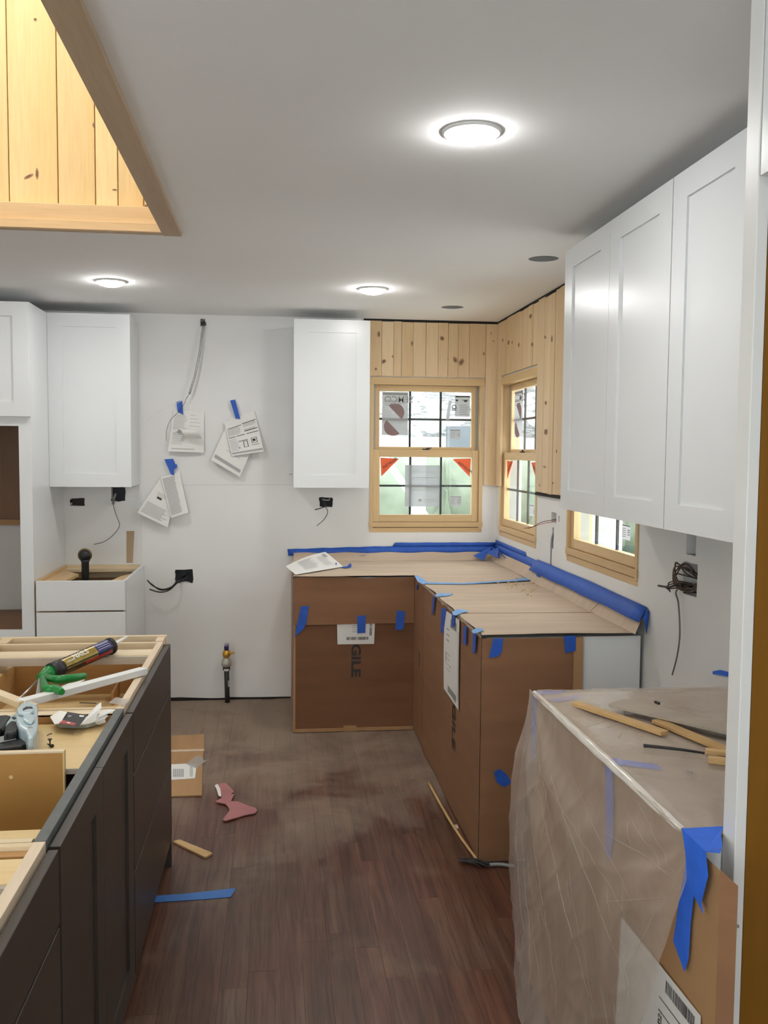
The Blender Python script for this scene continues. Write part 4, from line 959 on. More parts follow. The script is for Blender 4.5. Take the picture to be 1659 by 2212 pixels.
# paper on the counter
c_ = [on(612,1228,2,.92), on(705,1190,1,5.62), on(745,1222,2,.903), on(638,1239,2,.903)]
c_[0] = Vector((.062,5.42,.915)); c_[3] = Vector((.115,5.12,.905))
c_[1] = on(703,1192,1,5.66); c_[2] = on(742,1224,2,.904)
PF = bil(c_, .0, (0,0,1)); pf = lambda u, v, h=0: PF(u, v)+Vector((0,-.2*h,h+.012*math.sin(math.pi*u)*(1-v)))
p_ = obj('paper_sheet', sheet(nb(), 8, 8, pf), PAPER, None, label='curled printed paper lying on the counter left of the back window', cat='paper', smooth=True)
obj('print', rects(pf, lines(.25,.15,.6,.8,12,.25,.3)+lines(.68,.2,.9,.8,12,.2,.3)+[(.85,.1,.93,.3)], .0015), INKL, p_, kind='stuff')
bm = nb(); 
tp = [on(705,1221,2,.905), on(714,1212,2,.925), on(724,1212,2,.925), on(716,1222,2,.905)]; bm.faces.new([bm.verts.new(q) for q in tp])
tp = [on(724,1212,2,.925), on(728,1218,2,.925), on(722,1223,2,.905), on(718,1221,2,.905)]; bm.faces.new([bm.verts.new(q) for q in tp])
tp = [on(735,1225,2,.903), on(750,1223,2,.906), on(757,1226,2,.903), on(744,1227,2,.903)]; bm.faces.new([bm.verts.new(q) for q in tp])
tp = [on(750,1223,2,.906), on(757,1216,2,.925), on(760,1222,2,.915), on(757,1226,2,.903)]; bm.faces.new([bm.verts.new(q) for q in tp])
o_ = obj('tape_curl', bm, TAPE, None, label='curled blue tape on the corner of the counter paper', cat='tape'); o_.modifiers.new('s', 'SOLIDIFY').thickness = .001
bm = nb()
for i in range(26):
    cx_, cy_ = 1.28+random.gauss(0, .05), 4.62+random.gauss(0, .16); s_ = random.uniform(.003, .009)
    bmesh.ops.create_cube(bm, size=1, matrix=Matrix.Translation((cx_, cy_, topz(cx_, cy_)+.0075)) @ Matrix.Rotation(random.random()*3, 4, 'Z') @ Matrix.Diagonal((s_, s_*1.6, .004, 1)))
obj('crumbs', bm, PINE2, None, label='scattered plaster and wood crumbs on the right counter cardboard', cat='crumbs', kind='stuff')

# ------------------------------------------------------------------ plastic-covered base cabinet on the right
t = thing('base_cabinet', 'white base cabinet under the clear plastic, cardboard on its front', 'cabinet', (1.1, 2.1, 0))
obj('carcass', box(.79, XR-.002, 1.562, 2.60, .0, .872), WHITE, t, .001)
obj('cardboard_lid', box(.767, XR-.002, 1.562, 2.604, .876, .888), cardboard('lid_cardboard', (.42,.34,.26), 'y'), t)
cb = obj('cardboard_front', sheet(nb(), 16, 12, lambda u, v: Vector((.764+.004*math.sin(u*4), 1.475-.02*(v > .5)+1.12*u, .01+.868*v))), CARDL, t)
obj('lip_and_gap_shade', sheet(nb(), 3, 5, lambda u, v: Vector((.764+.022*u, 1.455-.022*u, .60+.28*v-.02*u))), CARD, t)
obj('lip_and_gap_shade', prism(nb(), [(.767,1.447,.0), (.767,1.475,.0), (.767,1.475,.58), (.767,1.455,.66)], (.02,0,0)), DARKIN, t)  # dark strip standing in for the shadow in the gap beside the stile
L3 = bil([on(1433,2110,0,.752)+Vector((0,.26,.0)), on(1432,2112,0,.752), on(1508,2189,0,.752), on(1490,2290,0,.752)])
l3c = [Vector((.7595,1.92,.585)), Vector((.7595,1.650,.572)), Vector((.7595,1.500,.585)), Vector((.7595,1.50,.33)), ]
q_ = [Vector((.7605,1.880,.575)), Vector((.7605,1.500,.588)), Vector((.7605,1.515,.30)), Vector((.7605,1.90,.29))]
LB = bil(q_, 0, (-1,0,0)); l = obj('shipping_label', sheet(nb(), 2, 2, lambda u, v: LB(u, v)), PAPER, t, label='white shipping label with a barcode')
obj('print', rects(LB, bars(.62,.05,.95,.14,26)+lines(.55,.22,.9,.6,4,.08)+bars(.75,.86,.95,.92,10)), INKD, l, kind='stuff')
obj('lettering', text('V2021', LB(.60,.50,.001), (0,0,1), (0,1,0), .022, .0, n=(-1,0,0)), INKD, l)

# drape
def wr_(p):
    return noise.noise(p)
CF, CN = Vector((.757, 2.612, .892)), Vector((.757, 1.56, .888))
def drape_top(u, v):
    "u 0..1 across y, v 0..1 from wall to front edge"
    y = 1.560+1.055*u; x = XR-.006-(XR-.006-.757)*v; z = .894
    z += .004*noise.noise(Vector((x*5, y*5, 0)))+.0022*abs(noise.noise(Vector((x*19+y*7, y*19-x*6, 1))))+.0012*noise.noise(Vector((x*50, y*40, 2)))
    if v > .97: z -= .004
    z -= .006*max(0, u-.95)/.05
    return Vector((x, y, z+.002))
def ynear(z): return 1.535+.37*max(0, .872-z)
def drape_front(u, v):
    "v 0..1 down the face"
    z = .893-.875*v
    y0 = ynear(z); y = y0+(2.622-y0)*u
    b = .048*math.sin(min(1, v*1.15)*2.6)*(.35+.65*u*u)+.006
    x = .757-b*min(1, v*5)-.055*max(0, (v-.62)/.38)**2*min(1, (1-u)*3.5)*min(1, .35+u)
    d1 = math.hypot(2.622-y, .893-z); a1 = math.atan2(2.622-y, .893-z+.0001)
    d2 = math.hypot(y-1.54, .893-z); a2 = math.atan2(y-1.54, .893-z+.0001)
    x -= .006*math.sin(a1*13+2*noise.noise(Vector((d1*2,0,0))))*math.exp(-((d1-.35)/.33)**2)*min(1, v*6)
    x -= .005*math.sin(a2*17+2*noise.noise(Vector((0,d2*3,0))))*math.exp(-((d2-.22)/.22)**2)*min(1, v*8)
    x -= .006*noise.noise(Vector((0, y*2.5+z*2, z*1.1+3)))*min(1, v*3)
    x -= .005*(1-abs(noise.noise(Vector((5, (y+z)*8, (z-y)*3)))))**6*min(1, v*5)
    x -= .0006*noise.noise(Vector((7, y*30, z*22)))
    return Vector((min(x, .7555), y, z))
def drape_far(u, v):
    x = .757+(.60)*u-.03*math.sin(v*2.4)*(1-u); z = .888-.85*v
    return Vector((x, 2.615+.004+.035*math.sin(v*2.4)+.006*noise.noise(Vector((x*9, z*3, 0))), z))
t = thing('plastic_sheet', 'clear wrinkled plastic sheet draped over the right base cabinet', 'plastic sheet', (1.0, 2.1, .9))
obj('top_film', sheet(nb(), 90, 60, drape_top), FILM, t)
obj('front_film', sheet(nb(), 110, 100, drape_front), FILM, t)
obj('far_film', sheet(nb(), 20, 30, drape_far), FILM, t)
CRE = seethru('film_crease', (.78,.72,.66), .42)
EDG = plain('film_edge_highlight', (.66,.62,.56), .16, var=.05, sc=14, coat=.6)  # rounded film edge, made pale and opaque to carry the edge highlight
def edgef(u, v):
    y = 1.60+1.00*u; r_ = .010+.004*math.sin(u*3.14)
    return Vector((.7665-r_*1.05*math.sin(v*1.57)-.0006*math.sin(u*60), y, .884+r_*math.cos(v*1.57)+.002*noise.noise(Vector((y*9,0,0)))))
obj('edge_fold', sheet(nb(), 60, 6, edgef), EDG, t)
def crease(bm, a, b, w=.0016, n=22):
    pts = []
    for i in range(n+1):
        y = a[0]+(b[0]-a[0])*i/n; z = a[1]+(b[1]-a[1])*i/n
        v = (.893-z)/.875; y0 = ynear(z); u = (y-y0)/(2.622-y0)
        if 0 <= u <= 1 and 0 <= v <= 1: pts.append(drape_front(u, v)+Vector((-.0012+.0008*math.sin(i*1.9),0,0)))
    if len(pts) > 2: tube(bm, pts, lambda q: w*.38*math.sin(math.pi*min(1, max(.05, q)))+.0002, 4, False)
random.seed(11)
bm = nb()
for a, b, w in (((2.45,.80),(1.78,.50),.0034),((2.50,.72),(1.95,.30),.0026),((2.52,.74),(1.72,.62),.0020),((2.45,.63),(2.15,.10),.0022),((2.55,.85),(2.30,.62),.0026),((2.30,.80),(1.72,.66),.0018),
    ((1.60,.80),(1.95,.74),.0028),((1.58,.78),(1.86,.83),.0022),((1.60,.76),(1.90,.60),.0024),((1.60,.80),(1.80,.87),.0020),((1.62,.74),(1.78,.52),.0020),((2.58,.60),(2.48,.20),.0024),((2.52,.50),(2.36,.06),.0020)): crease(bm, a, b, w)
for i in range(26):
    y, z = random.uniform(1.75, 2.55), random.uniform(.12, .82); k_ = random.uniform(.03, .10); crease(bm, (y, z), (y-k_*random.uniform(.5, 1.5), z-k_*1.2), .0012, 6)
obj('film_creases', bm, CRE, t, kind='stuff')
bm = nb()
for i in range(22):
    p0 = Vector((random.uniform(.80, 1.35), random.uniform(1.62, 2.55), .8985)); d_ = Vector((random.uniform(-.12,.12), random.uniform(-.12,.12), 0)); p1 = p0+d_
    pts = [Vector((p.x, p.y, drape_top((p.y-1.56)/1.055, (XR-.006-p.x)/(XR-.006-.757)).z+.0008)) for p in (p0, (p0+p1)/2, p1)]
    if pts[0].y < 2.6 and 1.57 < pts[2].y < 2.6 and .78 < pts[2].x < 1.42: tube(bm, pts, .0009, 4, False)
obj('film_creases', bm, CRE, t, kind='stuff')
TAPEB = plain('bright_blue_painters_tape', (.03,.16,.80), .5, var=.1, sc=25)
def tp3(pts, lab, mat=TAPEB, par=None):
    bm = nb(); 
    for q in pts: bm.faces.new([bm.verts.new(Vector(p)) for p in q])
    bmesh.ops.remove_doubles(bm, verts=bm.verts[:], dist=.0005)
    o_ = obj('tape_strip', bm, mat, par, label=lab, cat='tape', group='blue tape strips'); o_.modifiers.new('s', 'SOLIDIFY').thickness = .0012; return o_
tp3([[(.762,1.965,.8905),(.86,1.915,.8915),(.862,1.948,.8915),(.766,2.01,.8905)], [(.762,1.965,.8905),(.766,2.01,.8905),(.7600,2.0,.88),(.7600,1.955,.88)], [(.7600,1.955,.88),(.7600,2.0,.88),(.7605,1.985,.72),(.7605,1.945,.73)], [(.7605,1.945,.73),(.7605,1.985,.72),(.7605,1.985,.67),(.7605,1.96,.665)]], 'blue tape under the plastic at the middle of the front edge')
tp3([[(.762,2.56,.8905),(.762,2.60,.8905),(.86,2.60,.8905),(.84,2.575,.8905)], [(.762,2.56,.8905),(.7600,2.56,.88),(.7600,2.60,.88),(.762,2.60,.8905)], [(.7600,2.56,.88),(.7605,2.57,.70),(.7605,2.60,.68),(.7600,2.60,.88)]], 'blue tape under the plastic at the far left corner')
tp3([[(.765,2.50,.8910),(.80,2.48,.8910),(.90,2.53,.8910),(.88,2.545,.8910)]], 'pale blue tape flat under the plastic behind the pale stick')
tp3([[(.754,1.585,.899),(.835,1.585,.900),(.812,1.548,.900),(.794,1.507,.899),(.775,1.478,.899),(.754,1.49,.897)], [(.754,1.585,.899),(.754,1.49,.897),(.7515,1.475,.86),(.7515,1.562,.86)], [(.7515,1.562,.86),(.7515,1.475,.86),(.7525,1.498,.80),(.7525,1.555,.81)], [(.7525,1.555,.81),(.7525,1.498,.80),(.7525,1.490,.785)]], 'broad bright blue tape over the near corner of the plastic')
tp3([[(.7600,1.57,.86),(.7590,1.528,.86),(.7590,1.548,.735),(.7590,1.60,.735)], [(.7590,1.60,.735),(.7590,1.548,.735),(.7590,1.552,.665),(.7590,1.565,.633),(.7590,1.615,.665)]], 'long blue tape tail hanging down the near cardboard')
tp3([[on(1540,1450,0,1.436), on(1556,1447,0,1.436), on(1575,1452,0,1.436), on(1575,1462,0,1.436), on(1540,1456,0,1.436)]], 'dark blue tape holding the plastic to the right wall')
# wood scraps on top
def scrap(p, q, w, th, z, mat, lab, nm='wood_strip'):
    a_, b_ = on(*p, 2, z), on(*q, 2, z); return obj(nm, stick(nb(), a_, b_, w, th), mat, None, .0008, label=lab, cat='wood strip')
scrap((1243,1519), (1436,1584), .028, .010, .905, PINE2, 'pale yellow wood stick lying on the plastic, leftmost')
scrap((1331,1518), (1640,1590), .075, .009, .916, GREYW, 'wide grey board scrap lying on the plastic', 'board_scrap')
scrap((1418,1557), (1640,1650), .030, .009, .905, PINE2, 'tan wood stick under the grey board scrap')
scrap((1524,1622), (1600,1630), .022, .010, .906, PINE2, 'upper short wood offcut beside the tall panel')
scrap((1530,1640), (1600,1648), .022, .012, .906, PINE2, 'lower short wood offcut beside the tall panel')
obj('chisel_bit', tube(nb(), [on(1391,1611,2,.905), on(1396,1611,2,.905), on(1470,1619,2,.905), on(1522,1627,2,.902)], lambda q: .005 if q < .1 else .0042*(1-.5*q)+.0006, 8, False), INKD, None, label='black pointed drill bit lying on the plastic', cat='drill bit')
obj('splinter', stick(nb(), on(1482,1663,2,.8995), on(1495,1668,2,.8995), .004, .002), INK, None, label='small dark splinter on the plastic near the panel', cat='splinter')
bm = nb()
obj('splinter', stick(nb(), on(1415,1516,2,.925), on(1424,1520,2,.925), .006, .006), INKD, None, label='tiny dark chip on the grey board scrap', cat='splinter')

# ------------------------------------------------------------------ electrical boxes and wires
def ebox(x, z, w, h, lab, wires=[], mat=BOXB, nm='electrical_box'):
    t = thing(nm, lab, 'electrical box', (x, D, z))
    bm = nb(); y0, y1 = D+.003, D+.058; k_ = .003
    for r_ in ((x-w/2-k_, x-w/2, y0, y1, z-h/2, z+h/2), (x+w/2, x+w/2+k_, y0, y1, z-h/2, z+h/2), (x-w/2, x+w/2, y0, y1, z+h/2, z+h/2+k_), (x-w/2, x+w/2, y0, y1, z-h/2-k_, z-h/2), (x-w/2-k_, x+w/2+k_, y1, y1+.003, z-h/2-k_, z+h/2+k_)): bx(bm, *r_)
    obj('box_shell', bm, mat, t)
    for w_, r_, m_ in wires: obj('wire', tube(nb(), w_, r_), m_, t)
    return t
ebox(-1.218, 1.270, .092, .052, 'dark outlet hole left of the junction box under the left wall cabinet', mat=plain('dark_brown_box', (.03,.015,.01), .6))
P = lambda a, b, y: on(a, b, 1, y)
ebox(-.972, 1.320, .09, .09, 'dark junction box with hanging cable under the left wall cabinet', [([(-.99,D+.02,1.31), P(244,1085,5.83), P(250,1110,5.83), P(258,1135,5.83), P(245,1155,5.82), P(225,1170,5.82), P(203,1176,5.82)], .0024, WIREG), ([(-.99,D+.01,1.32),(-1.0,D-.015,1.28),(-1.0,D-.02,1.255)], .008, INK)])
ebox(-.572, .802, .115, .09, 'black range outlet box with thick black leads low on the back wall', [([(-.57,D+.04,.80), (-.60,D-.03,.78), P(383,1255,5.78), P(370,1268,5.78), P(350,1273,5.77), P(330,1265,5.77), P(318,1253,5.77)], .0042, BLACK), ([(-.57,D+.04,.79), P(383,1257,5.79), P(365,1272,5.78), P(345,1274,5.77), P(328,1262,5.77), P(320,1256,5.77)], .0042, BLACK), ([(-.57,D+.04,.79), P(382,1260,5.79), P(365,1275,5.78), P(345,1279,5.77), P(323,1273,5.77)], .0042, BLACK), ([(-.55,D+.04,.81),(-.56,D,.79),(-.585,D-.01,.775)], .007, BLACK)])
ebox(.325, 1.272, .088, .064, 'ragged outlet box with dangling wires below the middle wall cabinet', [([(.33,D+.03,1.27), P(700,1090,5.83), P(708,1105,5.82), P(700,1122,5.82), P(684,1136,5.82)], .0022, WIRE), ([(.33,D+.03,1.28), P(705,1092,5.84), P(692,1098,5.82), P(680,1101,5.82)], .003, BLACK), ([(.35,D+.02,1.30),(.34,D-.01,1.285),(.30,D-.015,1.29)], .004, INK)])
def eboxr(y, z, w, h, lab, wires=[], mat=BOXB):
    t = thing('electrical_box', lab, 'electrical box', (XR, y, z))
    bm = nb(); x0, x1 = XR+.003, XR+.058; k_ = .003
    for r_ in ((y-w/2-k_, y-w/2, z-h/2, z+h/2), (y+w/2, y+w/2+k_, z-h/2, z+h/2), (y-w/2, y+w/2, z+h/2, z+h/2+k_), (y-w/2, y+w/2, z-h/2-k_, z-h/2)): bx(bm, x0, x1, r_[0], r_[1], r_[2], r_[3])
    bx(bm, x1, x1+.003, y-w/2-k_, y+w/2+k_, z-h/2-k_, z+h/2+k_)
    obj('box_shell', bm, mat, t)
    for w_, r_, m_ in wires: obj('wire', tube(nb(), w_, r_), m_, t)
    return t
Q = lambda a, b, x: on(a, b, 0, x)
eboxr(4.615, 1.262, .088, .058, 'outlet box with two thin wires between the two right windows', [([(XR+.02,4.62,1.255), Q(1190,1124,1.43), Q(1170,1128,1.40), Q(1150,1138,1.38), Q(1132,1141,1.36)], .0018, WIRE), ([(XR+.02,4.62,1.25), Q(1190,1128,1.43), Q(1172,1131,1.40), Q(1158,1136,1.39), Q(1140,1142,1.37)], .0016, RED)])
eboxr(3.03, 1.29, .078, .092, 'dark box tucked under the right wall cabinets')
bd = []
for i in range(7):
    s_ = random.uniform(-.02, .02)
    bd.append(([(XR+.03,3.03+s_,1.17+s_), (XR-.01,3.05+s_,1.19+random.uniform(-.02,.03)), (XR-.03,3.09+s_*.5,1.20+random.uniform(-.05,.02)), (XR-.035,3.07+s_,1.16-random.random()*.03), (XR-.005,3.03,1.13+s_), (XR+.03,3.0+s_,1.15)], .0024, WIRE))
for i in range(4): bd.append(([(XR+.02,3.05,1.14), (XR-.02,3.09,1.145-i*.008), (XR-.035,3.13,1.13-i*.006), (XR-.04,3.10+.015*i,1.105+.004*i)], .0024, WIRE))
bd.append(([(XR+.02,3.05,1.13), Q(1465,1263,1.41), Q(1445,1268,1.40), Q(1422,1265,1.40)], .004, BLACK))
bd.append(([(XR+.01,3.06,1.12), Q(1470,1268,1.42), Q(1460,1280,1.42), Q(1465,1300,1.42), Q(1468,1340,1.42), Q(1468,1380,1.42), Q(1462,1420,1.42), Q(1452,1458,1.42)], .003, WIREG))
eboxr(3.03, 1.16, .112, .118, 'open box with a tangle of brown wires on the right wall', bd, plain('maroon_black_box', (.02,.008,.008), .6))
t = thing('wall_slot', 'narrow cable slot cut in the wall between the right windows', 'cable slot', (XR, 4.625, 1.1))
obj('slot_back', box(XR+.045, XR+.05, 4.60, 4.65, 1.09, 1.22), DARK, t)
obj('cable', tube(nb(), [(XR+.01,4.625,1.20),(XR-.001,4.638,1.15),(XR-.001,4.642,1.08),(XR-.001,4.645,1.012)], .006), INK, t)
t = thing('wall_slot', 'small round patch hole in the wall beside the outlet, right', 'cable slot', (XR, 4.53, 1.262)); obj('slot_back', box(XR+.03, XR+.034, 4.51, 4.55, 1.24, 1.285), INK, t)
# hanging armoured conduit
cp = [P(440,694,D+.03), P(440,699,5.845), P(436,725,5.83), P(431,765,5.82), P(421,812,5.815), P(409,851,5.81)]
t = thing('conduit_whip', 'grey armoured conduit hanging from a hole high on the back wall', 'conduit', tuple(cp[0]))
bm = nb(); tube(bm, cp, .0062, 10)
obj('conduit', bm, METAL, t)
cat_ = []
pts = [Vector(p) for p in cp[1:]]
for i in range(len(pts)-1):
    n_ = max(2, int((pts[i+1]-pts[i]).length/.0085))
    for k_ in range(n_): cat_.append((pts[i].lerp(pts[i+1], k_/n_), (pts[i+1]-pts[i]).normalized()))
bm = nb()
for p_, d_ in cat_: lathe(bm, [(.0062, -.0015), (.0080, 0), (.0062, .0015)], p_, d_, 10)
obj('conduit_ridges', bm, INK, t, kind='stuff')
obj('connector', lathe(nb(), [(.010, -.014), (.014, -.008), (.014, .006), (.008, .012)], cp[1], (0,-1,.3), 14), INKD, t)
obj('wire', tube(nb(), [cp[-1], P(402,862,5.81), P(398,872,5.80), P(385,890,5.79), P(368,908,5.79), P(360,930,5.79), P(359,952,5.79)], .0014, 6), INKD, t)
obj('wire', tube(nb(), [cp[-1], P(398,862,5.81), P(380,873,5.80), P(355,883,5.80), P(335,895,5.81), P(318,912,5.82)], .001, 6), PAPER, t)
# gas pipe stub
t = thing('gas_pipe_stub', 'black gas pipe stub with a yellow-handled valve on the back wall', 'pipe', (-.30, 5.80, 0))
gx, gy = -.300, 5.795
obj('pipe', tube(nb(), [(gx,gy,.0),(gx-.005,gy,.225)], .0155, 14, False), INKD, t, label='black iron pipe')
obj('collar', lathe(nb(), [(.018,0),(.023,.006),(.023,.022),(.018,.028)], (gx-.005,gy,.205), (0,0,1), 16), INKD, t)
obj('white_dope', lathe(nb(), [(.017,0),(.019,.008),(.017,.014)], (gx-.005,gy-.006,.208), (0,-.25,1), 12), PAPER, t)
bm = nb(); lathe(bm, [(.020,0),(.031,.012),(.032,.03),(.022,.055),(.014,.062)], (gx-.005,gy,.228), (0,0,1), 16)
obj('valve_body', bm, plain('dull_nickel', (.46,.44,.38), .35, .3), t)
obj('valve_handle', lathe(nb(), [(.010,0),(.025,.010),(.027,.028),(.020,.046),(.008,.05)], (gx-.004,gy-.003,.288), (0,0,1), 16), BRASS, t)
obj('valve_lever', stick(nb(), (gx+.005,gy-.012,.318), (gx+.046,gy-.012,.321), .012, .012), BRASS, t, .003)
obj('outlet_plug', lathe(nb(), [(.014,0),(.015,.022),(.012,.028)], (gx-.005,gy,.337), (0,0,1), 14), NAVY, t)
obj('plug_cap', lathe(nb(), [(.013,0),(.014,.012),(.010,.018)], (gx-.003,gy,.364), (0,0,1), 14), plain('lilac_cap', (.36,.33,.42), .5), t)
obj('pipe_tag', box(gx+.004, gx+.014, gy-.018, gy-.015, .105, .145), METAL, t)
# bare stripe on the wall
obj('bare_strip', prism(nb(), [P(273,1147,D-.001), P(290,1147,D-.001), P(287,1216,D-.001), P(273,1216,D-.001)], (0,.002,0)), plain('bare_joint', (.46,.34,.22), .8), None, label='bare tan strip on the wall behind the open drawer cabinet', cat='strip')

# ------------------------------------------------------------------ papers taped to the back wall
def wsheet(px, ys, lab, rs, ink=INK, bulge=.01, nm='paper_sheet', extra=None):
    c_ = [P(a_, b_, y_) for (a_, b_), y_ in zip(px, ys)]
    f_ = bil(c_, bulge)
    o_ = obj(nm, sheet(nb(), 8, 10, lambda u, v: f_(u, v)), PAPER, None, label=lab, cat='paper', group='instruction papers taped to the wall', smooth=True)
    if rs: obj('print', rects(f_, rs), ink, o_, kind='stuff')
    if extra: obj('print', rects(f_, extra, .0009), INKD, o_, kind='stuff')
    return o_, f_
wsheet([(376,884),(441,890),(441,978),(362,975)], [D-.006,D-.006,D-.02,D-.03], 'crumpled printed sheet taped under the hanging conduit', lines(.05,.12,.48,.48,12,.3)+lines(.08,.55,.4,.85,7,.2)+lines(.1,.92,.9,.96,1,.4)+lines(.55,.1,.9,.45,4,.1,.5), INKL, .012)
c_ = [P(384,925,5.82), P(420,926,5.80), P(436,948,5.775), P(402,948,5.80)]
f_ = bil(c_, .0); o_ = obj('paper_flap', sheet(nb(), 8, 8, lambda u, v: f_(u, v)+Vector((0,-.035*math.sin(math.pi*v),.012*math.sin(math.pi*v)))), PAPER, None, label='curled-over flap on the sheet under the conduit', cat='paper', smooth=True)
obj('printed_corner', prism(nb(), [P(386,927,5.77), P(393,931,5.77), P(389,939,5.77), P(381,934,5.77)], (0,.001,0)), INK, o_)
wsheet([(502,893),(520,900),(548,975),(456,994)][:0] or [(501,894),(558,940),(518,1030),(456,993)], [D-.003,D-.012,D-.045,D-.04], 'rear tilted sheet hanging below the right-hand tape', lines(.3,.3,.9,.75,5,.1,.6)+[(.05,.86,.95,.93)], INKL, .010)
_, f2 = wsheet([(484,912),(549,887),(570,975),(501,985)], [D-.016,D-.012,D-.05,D-.052], 'front sheet with bold headings hanging from the right-hand tape', lines(.03,.25,.45,.45,6,.4,.1)+lines(.55,.22,.97,.32,4,.4)+lines(.55,.36,.97,.44,3,.4)+lines(.03,.55,.3,.9,9,.3)+[(.02,.91,.98,.96)], INKL, .006,
    extra=[(.06,.22,.5,.235),(.53,.20,.98,.215),(.56,.40,.98,.415),(.03,.48,.25,.495),(.29,.48,.55,.495),(.6,.48,.98,.495),(.3,.63,.6,.645),(.70,.62,.88,.63),(.70,.62,.72,.74),(.86,.62,.88,.74),(.7,.74,.88,.75),(.74,.65,.83,.71),(.68,.79,.92,.80),(.44,.66,.46,.82),(.56,.66,.58,.82),(.44,.66,.58,.67),(.44,.81,.58,.82),(.28,.8,.31,.83)])
wsheet([(350,1028),(385,1052),(362,1139),(296,1107)], [D-.008,D-.014,D-.045,D-.05], 'lower left leaning sheet in the bottom paper pair', lines(.25,.35,.7,.45,4,.3)+lines(.08,.66,.92,.95,9,.45), INKL, .008, extra=[(.30,.45,.5,.5)])
wsheet([(347,1030),(388,1020),(407,1107),(370,1119)], [D-.016,D-.016,D-.06,D-.056], 'dense text sheet in front in the bottom paper pair', lines(.06,.06,.72,.95,24,.55,.1), INKL, .006)
for pp, y_, lab in (([(381,869),(393,865),(396,896),(384,890)], D-.014, 'blue tape over the sheet beneath the conduit'), ([(497,865),(508,863),(519,905),(509,904)], D-.026, 'blue tape holding the right-hand pair of papers'), ([(355,992),(374,991),(379,1003),(382,1003),(383,1009),(376,1014),(376,1027),(369,1024)], D-.022, 'torn blue tape holding the bottom pair of papers')):
    obj('tape_strip', prism(nb(), [P(a_, b_, y_) for a_, b_ in pp], (0,.0012,0)), TAPE, None, label=lab, cat='tape', group='blue tape strips')
for (a_, b_) in (((385,1048),(620,1048)), ((598,1048),(634,1045))):
    pass
bm = nb(); stick(bm, P(383,1048,D-.0006), P(633,1047,D-.0006), .0012, .0014, (0,1,0)); stick(bm, P(540,1016,D-.0006), P(545,960,D-.0006), .0006, .0010, (0,1,0))
struct('pencil_line', bm, plain('pencil', (.42,.42,.42), .9), parent=wb)
struct('joint_line', box(-.8345, -.8335, D-.0006, D, .0, 1.37), plain('joint_shadow', (.5,.49,.47), .9), parent=wb)

# ------------------------------------------------------------------ things on the floor
def lay(pts, z, th, mat, lab, nm, cat, par=None, bv=0):
    return obj(nm, prism(nb(), [on(a_, b_, 2, z) for a_, b_ in pts], (0,0,th)), mat, par, bv, label=lab, cat=cat)
f_ = lay([(330,1593),(441,1588),(441,1620),(438,1645),(436,1720),(330,1724)], .002, .006, CARDL, 'flat tan cardboard piece on the floor beside the island', 'cardboard_piece', 'cardboard')
lay([(330,1621),(441,1618),(441,1622),(330,1625)], .0082, .0006, CARDE, None, 'crease', None, f_)
l = lay([(330,1653),(398,1650),(425,1651),(421,1681),(400,1683),(330,1687)], .0084, .0008, PAPER, None, 'shipping_label', None, f_)
def sub(pts): return prism(nb(), [on(a_, b_, 2, .0096) for a_, b_ in pts], (0,0,.0004))
bm = nb()
for i in range(9): prism(bm, [on(a_, b_, 2, .0096) for a_, b_ in ((410,1655+i*2.6),(417,1655+i*2.6),(416.6,1656.4+i*2.6),(409.7,1656.4+i*2.6))], (0,0,.0003))
for i in range(6): prism(bm, [on(a_, b_, 2, .0096) for a_, b_ in ((374+i*4,1661),(377+i*4,1661),(376.5+i*4,1678),(373.5+i*4,1678))], (0,0,.0003))
obj('print', bm, INKL, l, kind='stuff')
lay([(402,1650),(425,1632),(436,1634),(440,1643),(448,1642),(440,1648),(425,1660)], .0092, .0008, CLEARP, None, 'clear_tape', None, f_)
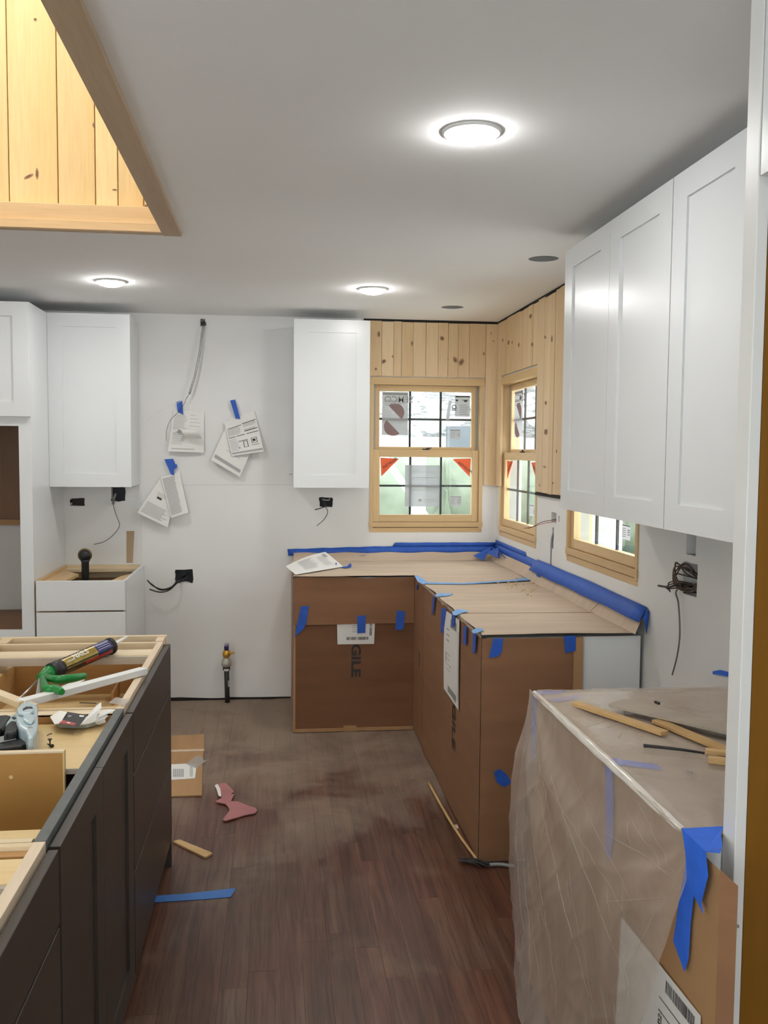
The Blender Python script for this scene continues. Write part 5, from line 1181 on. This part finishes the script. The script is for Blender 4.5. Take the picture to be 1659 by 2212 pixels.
pk = [(472,1696),(477,1694),(487,1693),(496,1701),(504,1710),(505,1713),(499,1717),(506,1718),(501,1728),(499,1733),(513,1733),(525,1738),(540,1744),(550,1746),(556,1752),(551,1758),(543,1760),(530,1762),(515,1767),(500,1771),(487,1775),(481,1773),(486,1766),(492,1759),(496,1752),(493,1745),(487,1738),(476,1736),(465,1733),(474,1729),(480,1724),(475,1712)]
p_ = lay(pk, .004, .005, PINKM, 'torn pink scrap of board on the floor', 'torn_board_scrap', 'scrap')
lay([(464,1698),(470,1695),(476,1706),(478,1722),(472,1720),(468,1706)], .006, .004, PAPER, None, 'white_edge', None, p_)
o_ = lay([(374,1817),(388,1813),(459,1842),(446,1850),(440,1850)], .008, -.007, PINE2, 'short yellow wood strip on the floor beside the island', 'wood_strip', 'wood strip')
lay([(315,1937),(400,1931),(508,1919),(507,1925),(498,1938),(440,1943),(342,1949),(315,1950)], .001, .0012, plain('bright_blue_tape', (.05,.19,.56), .5), 'long blue tape strip stuck to the floor', 'tape_strip', 'tape')
bpy.data.objects['tape_strip'].get('group')
obj('wood_dowel', tube(nb(), [on(926,1691,2,.012), on(978,1783,2,.008), on(1033,1861,2,.008)], .006, 8), PINE2, None, label='thin wooden lath along the foot of the right cardboard', cat='wood strip')
lay([(977,1782),(988,1782),(991,1790),(979,1791)], .001, .002, CARDE, 'small pale cardboard chip at the foot of the right cardboard', 'cardboard_chip', 'scrap')
bm = nb(); random.seed(3)
for i in range(26):
    p0 = on(988+random.uniform(0, 30), 1853+random.uniform(0, 12), 2, .004+random.random()*.012); p1 = on(1035+random.uniform(-8, 30), 1868+random.uniform(-5, 6), 2, .004+random.random()*.010)
    tube(bm, [p0, (p0+p1)/2+Vector((0,0,random.uniform(0,.01))), p1], .0016, 5)
w_ = obj('wire_bundle', bm, INKD, None, label='frayed black cable bundle on the floor at the counter end', cat='cable')
obj('cable_sleeve', tube(nb(), [on(1058,1868,2,.010), on(1080,1867,2,.012), on(1112,1872,2,.010)], .007, 8), INK, w_)
